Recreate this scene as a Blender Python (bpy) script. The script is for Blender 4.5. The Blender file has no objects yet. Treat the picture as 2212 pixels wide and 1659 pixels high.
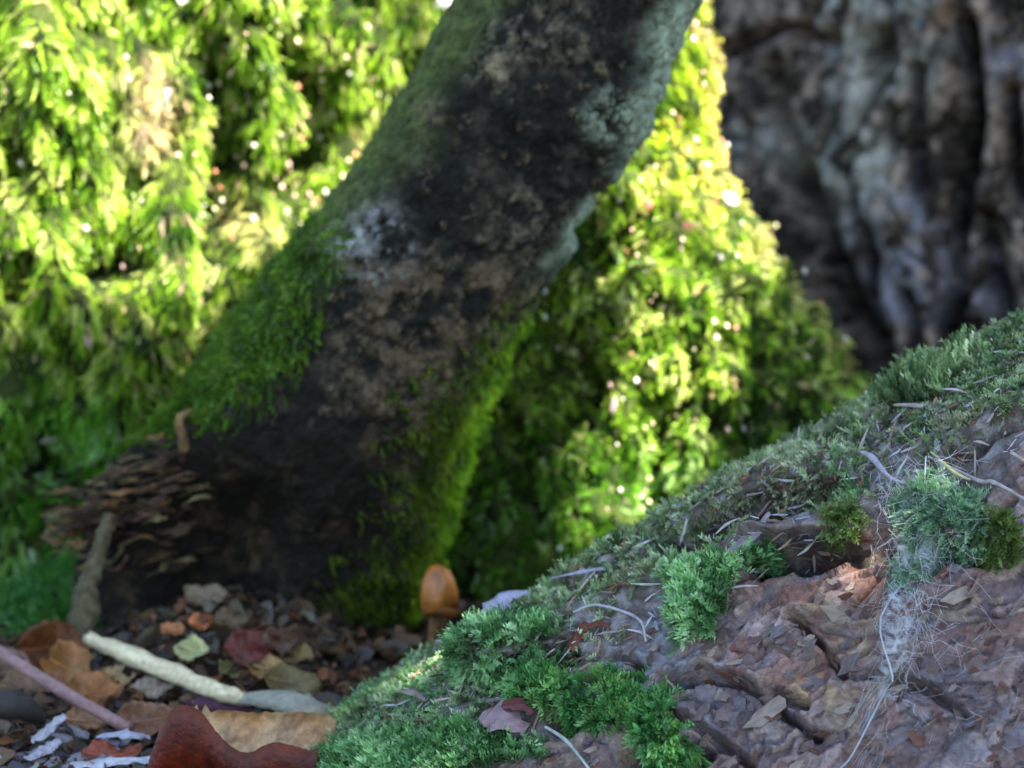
import bpy, math, random
import numpy as np
from mathutils import Vector, Matrix
random.seed(7); RNG = np.random.default_rng(7)
S = bpy.context.scene
# ------------------------------------------------------------------ camera, sky, sun, exposure
CAM = np.array([0.0, -1.0, 0.35]); PITCH = math.radians(10.0); LENS = 84.0
cd = bpy.data.cameras.new('camera'); cam = bpy.data.objects.new('camera', cd); S.collection.objects.link(cam)
cam.location = CAM; cam.rotation_euler = (math.pi/2-PITCH, 0, 0)
cd.lens = LENS; cd.sensor_width = 36; cd.clip_start = 0.02; cd.clip_end = 500
cd.dof.use_dof = True; cd.dof.focus_distance = 0.965; cd.dof.aperture_fstop = 8.0
S.camera = cam
SUN = np.array([0.34, -0.42, 0.84]); SUN = SUN/np.linalg.norm(SUN)      # direction towards the sun
w = bpy.data.worlds.new('World'); S.world = w; w.use_nodes = True
nt = w.node_tree; sky = nt.nodes.new('ShaderNodeTexSky'); sky.sky_type = 'NISHITA'; sky.sun_disc = False
sky.sun_elevation = math.asin(SUN[2]); sky.sun_rotation = math.atan2(SUN[0], SUN[1])
nt.links.new(sky.outputs[0], nt.nodes['Background'].inputs[0]); nt.nodes['Background'].inputs[1].default_value = 0.08
sl = bpy.data.lights.new('sun', 'SUN'); sl.energy = 5.0; sl.angle = math.radians(0.5); sl.color = (1.0, 0.94, 0.82)
sun = bpy.data.objects.new('sun', sl); S.collection.objects.link(sun); sun.location = (2, -2, 4)
sun.rotation_euler = Vector(SUN).to_track_quat('Z', 'Y').to_euler()
S.view_settings.view_transform = 'Standard'; S.view_settings.look = 'None'
S.view_settings.exposure = 2.85; S.view_settings.gamma = 1.0; S.view_settings.use_curve_mapping = False
S.render.engine = 'CYCLES'; S.cycles.max_bounces = 6; S.cycles.transparent_max_bounces = 8

# ------------------------------------------------------------------ helpers
W0, H0 = 2212.0, 1659.0; FP = LENS/36*W0
cF = np.array([0, math.cos(PITCH), -math.sin(PITCH)]); cU = np.array([0, math.sin(PITCH), math.cos(PITCH)])
def ray(x, y):
    return cF + np.array([1.0, 0, 0])*(x-W0/2)/FP + cU*(H0/2-y)/FP
def at(x, y, Y):                       # point of the place seen in direction (x, y) at world depth Y
    d = ray(x, y); return CAM + d*(Y-CAM[1])/d[1]
def on_ground(x, y, z=0.0):
    d = ray(x, y); return CAM + d*(z-CAM[2])/d[2]
def proj(P):
    q = P-CAM; d = q@cF
    return W0/2+FP*q[:, 0]/d, H0/2-FP*(q@cU)/d
def lattice(ix, iy, iz, seed):
    h = (ix.astype(np.int64)*374761393 + iy.astype(np.int64)*668265263 + iz.astype(np.int64)*2147483647 + seed*1274126177) & 0xffffffff
    h = ((h ^ (h >> 13))*1274126177) & 0xffffffff
    h = ((h ^ (h >> 16))*2246822519) & 0xffffffff
    return ((h ^ (h >> 15)) & 0xffffff)/float(0xffffff)
def vnoise(P, f, seed=0):
    q = P*np.asarray(f); i = np.floor(q).astype(np.int64); t = q-i; t = t*t*(3-2*t); r = 0
    for dx in (0, 1):
        for dy in (0, 1):
            for dz in (0, 1):
                wgt = (t[:, 0] if dx else 1-t[:, 0])*(t[:, 1] if dy else 1-t[:, 1])*(t[:, 2] if dz else 1-t[:, 2])
                r = r+wgt*lattice(i[:, 0]+dx, i[:, 1]+dy, i[:, 2]+dz, seed)
    return r*2-1
def fbm(P, f, octv=4, seed=0, gain=0.55):
    r = 0; a = 1; s = 0
    for k in range(octv):
        r = r+a*vnoise(P, np.asarray(f)*2.03**k, seed+k*17); s += a; a *= gain
    return r/s
def cells(P, f, seed=0, flat=False):               # worley: nearest, second nearest distance, cell random
    q = P*np.asarray(f); i = np.floor(q).astype(np.int64); d1 = np.full(len(P), 9.0); d2 = d1.copy(); c = np.zeros(len(P))
    for dx in (-1, 0, 1):
        for dy in (-1, 0, 1):
            for dz in ((0,) if flat else (-1, 0, 1)):
                j = i+np.array([dx, dy, dz])
                o = np.stack([lattice(j[:, 0], j[:, 1], j[:, 2], seed+k) for k in (1, 2)]+[0*q[:, 0]+.5 if flat else lattice(j[:, 0], j[:, 1], j[:, 2], seed+3)], 1)
                d = np.linalg.norm(j+o-q, axis=1); id_ = lattice(j[:, 0], j[:, 1], j[:, 2], seed+9)
                m = d < d1; d2 = np.where(m, d1, np.minimum(d2, d)); c = np.where(m, id_, c); d1 = np.where(m, d, d1)
    return d1, d2, c
def sstep(a, b, x):
    t = np.clip((x-a)/(b-a), 0, 1); return t*t*(3-2*t)
def blob(X, Y, cx, cy, rx, ry, ang=0.0, soft=0.5):
    c, s = math.cos(math.radians(ang)), math.sin(math.radians(ang))
    u = ((X-cx)*c+(Y-cy)*s)/rx; v = (-(X-cx)*s+(Y-cy)*c)/ry
    return 1-sstep(1-soft, 1+soft, np.sqrt(u*u+v*v))
def pdist(X, Y, pts):                  # distance to a polyline, and parameter
    best = np.full(X.shape, 1e9)
    for (x0, y0), (x1, y1) in zip(pts[:-1], pts[1:]):
        dx, dy = x1-x0, y1-y0; t = np.clip(((X-x0)*dx+(Y-y0)*dy)/(dx*dx+dy*dy), 0, 1)
        best = np.minimum(best, np.hypot(X-x0-t*dx, Y-y0-t*dy))
    return best
def mix(a, b, t):
    t = np.asarray(t); t = t[:, None] if t.ndim == 1 else t
    return np.asarray(a)*(1-t)+np.asarray(b)*t
def mesh_np(name, V, F, col=None, smooth=False, mats=(), midx=None):
    V = np.ascontiguousarray(V, np.float32); F = np.ascontiguousarray(F, np.int32); k = F.shape[1]
    me = bpy.data.meshes.new(name); me.vertices.add(len(V)); me.vertices.foreach_set('co', V.ravel())
    me.loops.add(F.size); me.loops.foreach_set('vertex_index', F.ravel())
    me.polygons.add(len(F)); me.polygons.foreach_set('loop_start', np.arange(0, F.size, k, dtype=np.int32))
    for m in mats: me.materials.append(m)
    if midx is not None: me.polygons.foreach_set('material_index', np.asarray(midx, np.int32))
    me.polygons.foreach_set('use_smooth', np.full(len(F), smooth))
    me.update(calc_edges=True); me.validate()
    if col is not None:
        a = me.color_attributes.new('Col', 'FLOAT_COLOR', 'POINT')
        c4 = np.ones((len(V), 4), np.float32); c4[:, :3] = np.clip(col, 0, 1); a.data.foreach_set('color', c4.ravel())
    return me
def link(name, me, parent=None):
    o = bpy.data.objects.new(name, me); S.collection.objects.link(o)
    if parent is not None: o.parent = parent
    return o
def tag(o, label=None, cat=None, group=None, kind=None):
    if label: o['label'] = label
    if cat: o['category'] = cat
    if group: o['group'] = group
    if kind: o['kind'] = kind
    return o
def thing(name, label, cat, loc=(0, 0, 0), group=None):
    o = bpy.data.objects.new(name, None); S.collection.objects.link(o); o.location = loc; o.empty_display_size = 0.01
    return tag(o, label, cat, group)
def recentre(o, loc):                  # move the origin of a mesh object to loc without moving the mesh
    o.data.transform(Matrix.Translation(-Vector(loc))); o.location = loc

# ------------------------------------------------------------------ materials
def mat(name, rough=0.85, spec=0.25, attr=True, base=(0.1, 0.1, 0.1), trans=0.0, var=0.35, scale=300.0, bump=0.3, bscale=500.0, bdist=0.001, coat=0.0, tint=None):
    m = bpy.data.materials.new(name); m.use_nodes = True; n = m.node_tree.nodes; l = m.node_tree.links
    b = n['Principled BSDF']; b.inputs['Roughness'].default_value = rough; b.inputs['Specular IOR Level'].default_value = spec
    b.inputs['Coat Weight'].default_value = coat
    tc = n.new('ShaderNodeTexCoord')
    if attr:
        src = n.new('ShaderNodeAttribute'); src.attribute_name = 'Col'; col = src.outputs['Color']
    else:
        src = n.new('ShaderNodeRGB'); src.outputs[0].default_value = (*base, 1); col = src.outputs[0]
    if var > 0:
        nz = n.new('ShaderNodeTexNoise'); nz.inputs['Scale'].default_value = scale; nz.inputs['Detail'].default_value = 6; nz.inputs['Roughness'].default_value = 0.65
        l.new(tc.outputs['Object'], nz.inputs['Vector'])
        mr = n.new('ShaderNodeMapRange'); mr.inputs[1].default_value = 0.28; mr.inputs[2].default_value = 0.72
        mr.inputs[3].default_value = 1-var; mr.inputs[4].default_value = 1+var; l.new(nz.outputs['Fac'], mr.inputs[0])
        mx = n.new('ShaderNodeVectorMath'); mx.operation = 'SCALE'; l.new(col, mx.inputs[0]); l.new(mr.outputs[0], mx.inputs['Scale']); col = mx.outputs[0]
    l.new(col, b.inputs['Base Color'])
    if bump > 0:
        bz = n.new('ShaderNodeTexNoise'); bz.inputs['Scale'].default_value = bscale; bz.inputs['Detail'].default_value = 5; l.new(tc.outputs['Object'], bz.inputs['Vector'])
        bp = n.new('ShaderNodeBump'); bp.inputs['Strength'].default_value = bump; bp.inputs['Distance'].default_value = bdist
        l.new(bz.outputs['Fac'], bp.inputs['Height']); l.new(bp.outputs[0], b.inputs['Normal'])
    if trans > 0:
        t = n.new('ShaderNodeBsdfTranslucent'); ms = n.new('ShaderNodeMixShader'); ms.inputs[0].default_value = trans
        if tint is not None:
            tm = n.new('ShaderNodeVectorMath'); tm.operation = 'MULTIPLY'; tm.inputs[1].default_value = tint; l.new(col, tm.inputs[0]); l.new(tm.outputs[0], t.inputs[0])
        else: l.new(col, t.inputs[0])
        l.new(b.outputs[0], ms.inputs[1]); l.new(t.outputs[0], ms.inputs[2]); l.new(ms.outputs[0], n['Material Output'].inputs[0])
    return m
M_BARK = mat('bark', 0.9, 0.2, var=0.6, scale=200, bump=1.0, bscale=300, bdist=0.003)
M_LOG = mat('log_bark', 0.72, 0.4, var=0.45, scale=420, bump=0.7, bscale=520, bdist=0.0014)
M_MOSS = mat('moss', 0.38, 0.5, var=0.0, bump=0, trans=0.45, tint=(1.1, 1.25, 0.55))
M_MOSSB = mat('moss_bed', 0.95, 0.1, var=0.5, scale=300, bump=1.0, bscale=500, bdist=0.002)
M_SOIL = mat('soil', 0.95, 0.15, var=0.5, scale=160, bump=0.8, bscale=300, bdist=0.003)
M_LEAF = mat('dead_leaf', 0.5, 0.4, var=0.3, scale=200, bump=0.4, bscale=350, bdist=0.0006, trans=0.2)
M_WOOD = mat('bare_wood', 0.7, 0.35, var=0.3, scale=350, bump=0.5, bscale=500, bdist=0.0006)
M_PALE = mat('pale_flake', 0.4, 0.5, var=0.2, scale=300, bump=0.3, trans=0.2)
M_CAP = mat('mushroom_cap', 0.3, 0.5, var=0.25, scale=200, bump=0.2, trans=0.1)
M_CANOPY = mat('green_leaf', 0.5, 0.4, attr=False, base=(0.05, 0.10, 0.02), var=0.3, scale=6, bump=0, trans=0.0)
M_TREE = mat('smooth_bark', 0.85, 0.2, attr=False, base=(0.12, 0.11, 0.09), var=0.4, scale=20, bump=0.5, bscale=40, bdist=0.01)
M_WEB = mat('cobweb_silk', 0.5, 0.4, attr=False, base=(0.62, 0.66, 0.70), var=0.0, bump=0, trans=0.3)

# ------------------------------------------------------------------ surfaces
class Surf:
    """Grid of points (nu x nv); wraps in v when closed."""
    def __init__(s, P, closed=True):
        s.nu, s.nv = P.shape[:2]; s.closed = closed; s.P = P.reshape(-1, 3).copy(); s.base = s.P.copy()
        i = np.arange(s.nu-1)[:, None]; j = np.arange(s.nv if closed else s.nv-1)[None, :]; j2 = (j+1) % s.nv
        s.F = np.stack([i*s.nv+j, i*s.nv+j2, (i+1)*s.nv+j2, (i+1)*s.nv+j], -1).reshape(-1, 4)
        s.normals(); s.sx, s.sy = proj(s.P)
    def normals(s, flip=None):
        A = s.P[s.F]; n = np.cross(A[:, 2]-A[:, 0], A[:, 3]-A[:, 1]); N = np.zeros_like(s.P)
        for k in range(4):
            for c in range(3): N[:, c] += np.bincount(s.F[:, k], n[:, c], len(s.P))
        ar = np.linalg.norm(N, axis=1)+1e-12; s.N = N/ar[:, None]; s.area = ar/8
        if not hasattr(s, 'sg'):
            s.sg = 1.0
        s.N *= s.sg
    def orient(s, outward):            # outward: array of reference directions
        if np.mean((s.N*outward).sum(1)) < 0: s.sg = -1.0; s.N *= -1; s.F = s.F[:, ::-1].copy(); s.sg = 1.0
    def push(s, d):
        s.P = s.P+s.N*np.asarray(d)[:, None]; s.normals(); s.__dict__.pop('qc', None)
    def front(s):
        return (s.N*(CAM-s.P)).sum(1) > 0
    def query(s, x, y):
        if not hasattr(s, 'qc'):
            i = np.where(s.front())[0]; a, b = proj(s.P[i]); m = (a > -300)*(a < 2500)*(b > -300)*(b < 1900); i = i[m]; s.qc = (i, a[m].astype(np.float32), b[m].astype(np.float32))
        i, a, b = s.qc; k = i[int(np.argmin((a-x)**2+(b-y)**2))]; return s.P[k].copy(), s.N[k].copy()
    def mesh(s, name, m, col): return mesh_np(name, s.P, s.F, col, True, (m,))
def slice_body(rows, nz, nphi, sharp=1.0):
    """rows: (py, left px, right px, centre depth Y, half depth b)"""
    rows = np.array(rows, float); C = np.array([at((r[1]+r[2])/2, r[0], r[3]) for r in rows]); L = np.array([at(r[1], r[0], r[3]) for r in rows])
    a = C[:, 0]-L[:, 0]; t = np.linspace(0, len(rows)-1, nz); k = np.arange(len(rows))
    def ip(v):
        d = np.interp(t, k, v); n = max(3, nz//len(rows)//2*2+1); ker = np.hanning(n+2)[1:-1]; ker /= ker.sum()
        return np.convolve(np.pad(d, n//2, mode='reflect', reflect_type='odd'), ker, 'valid')
    cx, cy, cz, aa, bb = ip(C[:, 0]), ip(C[:, 1]), ip(C[:, 2]), ip(a), ip(rows[:, 4])
    ph = np.linspace(0, 2*math.pi, nphi, endpoint=False)
    # crowd the samples on the camera side
    ph = ph-0.55*np.sin(ph+math.pi/2+math.pi/2+math.pi/2)*1.0 if False else ph
    X = cx[:, None]+aa[:, None]*np.cos(ph); Y = cy[:, None]+bb[:, None]*np.sin(ph); Z = np.repeat(cz[:, None], nphi, 1)
    P = np.stack([X, Y, Z], -1); s = Surf(P)
    out = np.stack([np.repeat(np.cos(ph)[None], nz, 0), np.repeat(np.sin(ph)[None], nz, 0), np.zeros((nz, nphi))], -1).reshape(-1, 3)
    s.orient(out); return s

# ---- moss fronds
def frond_protos(nvar, nl, leafw, seed, curve=0.3, lift=0.35):
    r = np.random.default_rng(seed); out = []
    for v in range(nvar):
        V = []; F = []; T = []
        cy = curve*r.uniform(0.4, 1.5); cx = r.uniform(-0.3, 0.3)
        def c(z): return np.array([cx*z*z, -cy*z*z+0.05*math.sin(6*z), z])
        for k in range(3):             # stem as a folded strip of kites
            z0, z1 = k/3, (k+1)/3; w_ = 0.05*(1-0.25*k); b = len(V)
            p0, p1 = c(z0), c(z1); V += [p0+[-w_, 0, 0], p0+[w_, 0, 0], p1+[w_*0.7, 0, 0], p1+[-w_*0.7, 0, 0]]; T += [z0, z0, z1, z1]; F.append([b, b+1, b+2, b+3])
        for k in range(nl):
            z = 0.10+0.88*(k+r.uniform(0, .6))/nl; ang = k*2.4+r.uniform(-.4, .4); p = c(z)
            side = np.array([math.cos(ang), abs(math.sin(ang))*0.8+lift*0.2, 0]); ln = leafw*(1.1-0.55*z)*r.uniform(0.7, 1.25)
            fw = np.array([0, 0, 1.0]); tip = p+side*ln+fw*ln*r.uniform(0.4, 0.9)
            wv = np.cross(side, fw); wv = wv/np.linalg.norm(wv)*ln*0.26 + fw*ln*0.10
            mid = p+(tip-p)*0.45; b = len(V)
            V += [p, mid+wv, tip, mid-wv]; T += [z, z+.15, z+.3, z+.15]; F.append([b, b+1, b+2, b+3])
        out.append((np.array(V), np.array(F), np.array(T)))
    return out
HANG = frond_protos(6, 17, 0.40, 3, 0.25); SHORT = frond_protos(8, 14, 0.55, 5, 0.5)
def fronds(name, P, D, U, length, width, col, protos, m, parent=None, seed=1, tipgain=0.35):
    """P base points, D directions, U up references, one mesh."""
    r = np.random.default_rng(seed); N = len(P); D = D/np.linalg.norm(D, axis=1)[:, None]
    X = np.cross(D, U); X /= np.linalg.norm(X, axis=1)[:, None]+1e-9; Yv = np.cross(D, X)*-1
    roll = r.uniform(-0.9, 0.9, N); X, Yv = X*np.cos(roll)[:, None]+Yv*np.sin(roll)[:, None], Yv*np.cos(roll)[:, None]-X*np.sin(roll)[:, None]
    which = r.integers(0, len(protos), N); AV = []; AF = []; AC = []; off = 0
    for k, (V, F, T) in enumerate(protos):
        i = np.where(which == k)[0]
        if not len(i): continue
        vv = (P[i][:, None]+X[i][:, None]*(V[:, 0][None, :, None]*width[i][:, None, None])
              + Yv[i][:, None]*(V[:, 1][None, :, None]*width[i][:, None, None]) + D[i][:, None]*(V[:, 2][None, :, None]*length[i][:, None, None]))
        AV.append(vv.reshape(-1, 3)); ff = F[None]+(np.arange(len(i))*len(V))[:, None, None]+off; AF.append(ff.reshape(-1, 4)); off += len(i)*len(V)
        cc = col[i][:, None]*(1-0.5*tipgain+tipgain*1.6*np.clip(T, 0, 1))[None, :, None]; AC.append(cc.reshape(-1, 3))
    return link(name, mesh_np(name, np.concatenate(AV), np.concatenate(AF), np.concatenate(AC), False, (m,)), parent)
def sample(s, dens, n, seed=1, front_only=True):
    r = np.random.default_rng(seed); wgt = s.area*dens
    if front_only: wgt = wgt*((s.N*(CAM-s.P)).sum(1) > -0.25)
    wgt = wgt/wgt.sum(); i = r.choice(len(s.P), n, p=wgt)
    return i, s.P[i]+r.normal(0, 0.0008, (n, 3))
def moss_on(name, s, dens, n, L, Wd, pal, hang=1.0, protos=HANG, seed=1, parent=None, colfield=None, tipgain=0.35, lenvar=0.35, offs=-0.001):
    r = np.random.default_rng(seed); i, P = sample(s, dens, n, seed); Nn = s.N[i]
    cl = np.stack([vnoise(P, [90]*3, seed+k*31) for k in range(3)], 1)
    D = Nn*(1.0-0.35*hang)+np.array([0, 0, -1.0])*hang+cl*0.55+r.normal(0, 0.22, (n, 3))
    le = L*(1+lenvar*vnoise(P, [60]*3, seed+5))*r.uniform(0.6, 1.3, n); wi = Wd*r.uniform(0.75, 1.25, n)
    t = np.clip(0.5+0.7*vnoise(P, [110]*3, seed+7)+r.normal(0, 0.18, n), 0, 1)*(len(pal)-1)
    k = np.clip(t.astype(int), 0, len(pal)-2); pa = np.array(pal); c = pa[k]*(1-(t-k))[:, None]+pa[k+1]*(t-k)[:, None]
    if colfield is not None: c = colfield(i, c)
    c = c*r.uniform(0.75, 1.3, n)[:, None]
    return fronds(name, P+Nn*offs, D, Nn, le, wi, c, protos, M_MOSS, parent, seed, tipgain)

def beads(name, s, n, wgt, parent, seed):  # pale beads added to imitate bright sparkles on the moss
    r = np.random.default_rng(seed); i, P = sample(s, wgt+1e-12, n, seed); V0 = np.array([[1, 0, 0], [-1, 0, 0], [0, 1, 0], [0, -1, 0], [0, 0, 1.4], [0, 0, -1.4]]); F0 = np.array([(0, 2, 4), (2, 1, 4), (1, 3, 4), (3, 0, 4), (2, 0, 5), (1, 2, 5), (3, 1, 5), (0, 3, 5)])
    P = P+s.N[i]*r.uniform(.004, .011, n)[:, None]+r.normal(0, .002, (n, 3)); sz = r.uniform(.0007, .0019, n); V = (P[:, None]+V0[None]*sz[:, None, None]).reshape(-1, 3); F = (F0[None]+(np.arange(n)*6)[:, None, None]).reshape(-1, 3)
    pc_ = np.array([(0.72, 0.50, 0.42), (0.80, 0.74, 0.66), (0.70, 0.66, 0.40), (0.62, 0.30, 0.16)])[r.choice(4, n, p=[.35, .25, .3, .1])]; o = link(name, mesh_np(name, V-np.array(parent.location), F, np.repeat(pc_, 6, 0), True, (M_PALE,)), parent); o['kind'] = 'stuff'

# ================================================================== the ground
def axis_coords(lo, hi, d0, n_out, far):
    c = np.arange(lo, hi, d0); g = np.geomspace(d0*2, far, n_out); return np.concatenate([(lo-g)[::-1], c, hi+g])
gx = axis_coords(-0.42, 0.45, 0.004, 40, 90); gy = axis_coords(-0.35, 0.9, 0.004, 40, 90)
GX, GY = np.meshgrid(gx, gy, indexing='ij'); GP = np.stack([GX, GY, np.zeros_like(GX)], -1).reshape(-1, 3)
def ground_h(P):
    near = np.exp(-((P[:, 0]/2)**2+(P[:, 1]/2)**2)); Q = P*np.array([1, 1, 0])
    return 0.034*np.exp(-((P[:, 0]+.135)/.06)**2-((P[:, 1]-.15)/.045)**2)+near*(0.006*fbm(Q, [18]*3, 4, 3)+0.0035*fbm(Q, [90]*3, 3, 8)) + (1-near)*0.25*fbm(Q, [0.15]*3, 3, 5)
GP[:, 2] = ground_h(GP); gs = Surf(GP.reshape(len(gx), len(gy), 3), False); gs.orient(np.tile([0, 0, 1.0], (len(GP), 1)))
gcol = mix((0.035, 0.022, 0.014), (0.10, 0.065, 0.035), sstep(-.3, .5, fbm(GP, [60]*3, 4, 9)))
g = link('forest_floor', gs.mesh('forest_floor', M_SOIL, gcol)); tag(g, kind='structure')

LIT = []                               # points left sunlit by gaps shaped in the added canopy
SHADE = []
# ================================================================== left mossy trunk
rows = [(-420, -900, 930, .50, .17), (-200, -880, 900, .49, .165), (0, -860, 884, .48, .165), (110, -850, 900, .475, .165), (220, -850, 862, .47, .16), (420, -850, 850, .465, .16),
        (650, -850, 800, .46, .165), (850, -850, 760, .46, .18), (1050, -850, 720, .46, .20), (1250, -900, 650, .46, .23), (1420, -950, 600, .47, .26)]
s = slice_body(rows, 420, 1000); X, Y = s.sx.copy(), s.sy.copy()
k1, k2, kid = cells(s.P+.006*np.stack([fbm(s.P, [40]*3, 2, k) for k in (1, 2, 3)], 1), [52, 52, 21], 35)
d = 0.034*fbm(s.P, [24, 24, 9], 4, 21)+0.020*(1-1.6*k1)+.012*(kid-.5)+.006*fbm(s.P, [110, 110, 50], 3, 22)
holes = [([(455, 110), (500, 230), (500, 380), (530, 470)], 42, .04), ([(700, 180), (735, 290), (680, 400)], 34, .05), ([(640, 110), (705, 180)], 16, .02), ([(300, 560), (200, 580)], 40, .022),
         ([(470, 460), (460, 560), (430, 700)], 42, .022), ([(60, 560), (20, 640)], 28, .02), ([(250, 60), (262, 20)], 12, .012), ([(90, 980), (150, 1010)], 60, .03), ([(520, 30), (600, 60), (650, 130)], 30, .012),
         ([(60, 880), (90, 850)], 20, .012), ([(390, 740), (400, 800)], 25, .015), ([(340, 300), (310, 420)], 22, .01)]
gap = sstep(.12, .34, fbm(s.P+.01*np.stack([fbm(s.P, [30]*3, 2, k) for k in (4, 5, 6)], 1), [34, 34, 12], 3, 37)+.1*sstep(600, 900, Y)); d -= .032*gap
for pts, wd, dp in holes: d -= 2.0*dp*np.exp(-(pdist(X, Y, pts)/wd)**2)
d += 0.012*blob(X, Y, 300, 650, 190, 110, 10)+0.014*blob(X, Y, 320, 800, 110, 60)
s.push(d); LT = s
bright = sstep(700, 500, Y+90*fbm(s.base, [20]*3, 2, 2)-.12*(X-300))*(1-.9*blob(X, Y, 560, 620, 70, 120, 0, .5))*(1-.8*blob(X, Y, 500, 300, 40, 130, 0, .5))*(1-.7*blob(X, Y, 640, 120, 50, 60, 0, .5))
bed = mix((0.010, 0.018, 0.005), (0.04, 0.055, 0.012), sstep(-.4, .4, fbm(s.P, [60]*3, 3, 4)))
bed = mix(bed, (0.20, 0.13, 0.09), blob(X, Y, 330, 230, 45, 90, 0, .6)*.8)
lt = thing('mossy_tree_trunk', 'broad tree trunk at left hung with thick yellow green moss in the sun', 'tree', (-0.2, 0.46, 0))
o = link('trunk', s.mesh('trunk', M_MOSSB, bed), None); recentre(o, lt.location); o.parent = lt; o.location = (0, 0, 0)
PAL = [(0.035, 0.10, 0.010), (0.12, 0.23, 0.012), (0.24, 0.37, 0.025), (0.38, 0.48, 0.08), (0.52, 0.52, 0.24)]
brown = blob(X, Y, 330, 240, 60, 110, 0, .6)+.8*blob(X, Y, 560, 480, 40, 60, 0, .6)
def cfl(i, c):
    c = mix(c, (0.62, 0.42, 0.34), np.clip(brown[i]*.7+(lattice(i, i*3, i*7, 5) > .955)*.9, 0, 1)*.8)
    return mix(c, c*np.array([.45, .85, .9]), sstep(-.3, .5, fbm(s.base[i], [16]*3, 3, 19)+(Y[i]-900)/350)*.8)  # fronds darken toward the ground: shade painted into the moss colour
vis = (X > -120)*(X < 1000)*(Y > -120)*(Y < 1450)
hol = 1-.93*gap
for pts, wd, dp in holes: hol *= 1-.95*np.exp(-(pdist(X, Y, pts)/wd)**2)
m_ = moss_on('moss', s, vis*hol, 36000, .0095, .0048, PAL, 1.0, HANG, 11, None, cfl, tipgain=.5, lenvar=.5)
m_.parent = lt; m_.location = -lt.location; m_['kind'] = 'stuff'
beads('sparkle_beads', s, 620, vis*(.25+sstep(850, 450, Y))*(.3+blob(X, Y, 680, 350, 200, 330, 0, .5)*2), lt, 71)
LIT.append(s.P[(bright > .5)*vis*s.front() > 0][::40]); SHADE.append(s.P[((bright < .15)*vis*s.front()) > 0][::25])

# ================================================================== mossy buttress root in the middle
rows = [(-300, 1330, 1515, .40, .05), (-100, 1300, 1503, .40, .055), (20, 1280, 1510, .40, .06), (110, 1240, 1522, .40, .065), (230, 1200, 1528, .40, .07), (350, 1150, 1540, .40, .08), (460, 1100, 1580, .40, .09),
        (580, 1050, 1645, .40, .10), (700, 990, 1740, .40, .11), (800, 950, 1808, .41, .13), (900, 900, 1880, .42, .145), (1050, 850, 1960, .42, .16), (1250, 780, 2060, .43, .19), (1450, 720, 2160, .44, .22)]
s = slice_body(rows, 420, 760); X, Y = s.sx.copy(), s.sy.copy()
k1, k2, kid = cells(s.P+.004*np.stack([fbm(s.P, [50]*3, 2, k) for k in (1, 2, 3)], 1), [72, 72, 50], 45)
d = 0.010*fbm(s.P, [28, 28, 13], 3, 41)*sstep(200, 500, Y)+(.013*(1-1.6*k1)+.008*(kid-.5))*(.35+.65*sstep(200, 500, Y))
holes2 = [([(1455, 880), (1440, 960), (1400, 1050)], 40, .035), ([(1290, 560), (1320, 600)], 26, .014), ([(1240, 770), (1280, 850), (1270, 900)], 34, .026), ([(1180, 640), (1200, 700)], 22, .012), ([(1490, 740), (1500, 850)], 20, .022), ([(1640, 880), (1620, 940)], 22, .014), ([(1720, 800), (1740, 870)], 16, .01), ([(1120, 900), (1130, 1040), (1160, 1150)], 30, .014), ([(1390, 630), (1420, 690)], 14, .012)]
gap = sstep(.14, .34, fbm(s.P+.01*np.stack([fbm(s.P, [30]*3, 2, k) for k in (4, 5, 6)], 1), [44, 44, 20], 3, 48))*sstep(380, 560, Y); d -= .022*gap; d += .006*fbm(s.P, [60]*3, 2, 49)
for pts, wd, dp in holes2: d -= 2.0*dp*np.exp(-(pdist(X, Y, pts)/wd)**2)
d += 0.012*blob(X, Y, 1490, 640, 130, 90, 0, .6)+.012*blob(X, Y, 1440, 820, 40, 60, 20, .6)+.006*blob(X, Y, 1450, 480, 80, 50)
s.push(d); MR = s
litm = blob(X, Y, 1440, 350, 190, 420, 0, .25)*sstep(1000, 820, Y)+blob(X, Y, 1420, 820, 90, 300, 12, .3)
litm = np.clip(litm, 0, 1)*(1-sstep(0, 60, (X-1640)+(Y-700)*.25))
bed = mix((0.015, 0.03, 0.006), (0.05, 0.07, 0.014), sstep(-.4, .4, fbm(s.P, [60]*3, 3, 4)))
mr = thing('mossy_buttress_root', 'sunlit cone of yellow green moss on a root behind the leaning stem', 'tree root', (0.09, 0.42, 0))
o = link('root', s.mesh('root', M_MOSSB, bed)); recentre(o, mr.location); o.parent = mr; o.location = (0, 0, 0)
rim = np.exp(-(pdist(X, Y, [(1500, 40), (1530, 150), (1540, 350), (1590, 470), (1650, 590), (1750, 710), (1870, 870)])/14)**2)
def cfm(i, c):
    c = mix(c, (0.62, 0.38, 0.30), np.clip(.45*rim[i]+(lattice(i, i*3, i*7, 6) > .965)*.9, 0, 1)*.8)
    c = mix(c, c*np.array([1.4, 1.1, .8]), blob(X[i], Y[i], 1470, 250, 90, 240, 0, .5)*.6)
    return mix(c, c*np.array([.45, .75, .7]), sstep(800, 1050, Y[i])*.8)  # lower fronds darkened, shade put into their colour
vis = (X > 860)*(X < 2100)*(Y > -120)*(Y < 1480); hol = 1-.93*gap
for pts, wd, dp in holes2: hol *= 1-.95*np.exp(-(pdist(X, Y, pts)/wd)**2)
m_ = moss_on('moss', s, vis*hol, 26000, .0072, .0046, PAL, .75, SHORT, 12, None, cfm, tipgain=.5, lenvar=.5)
m_.parent = mr; m_.location = -mr.location; m_['kind'] = 'stuff'
beads('sparkle_beads', s, 330, vis*(.1+litm), mr, 72)
LIT.append(s.P[(litm > .5)*vis*s.front() > 0][::30]); SHADE.append(s.P[((litm < .25)*vis*s.front()) > 0][::25])

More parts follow.
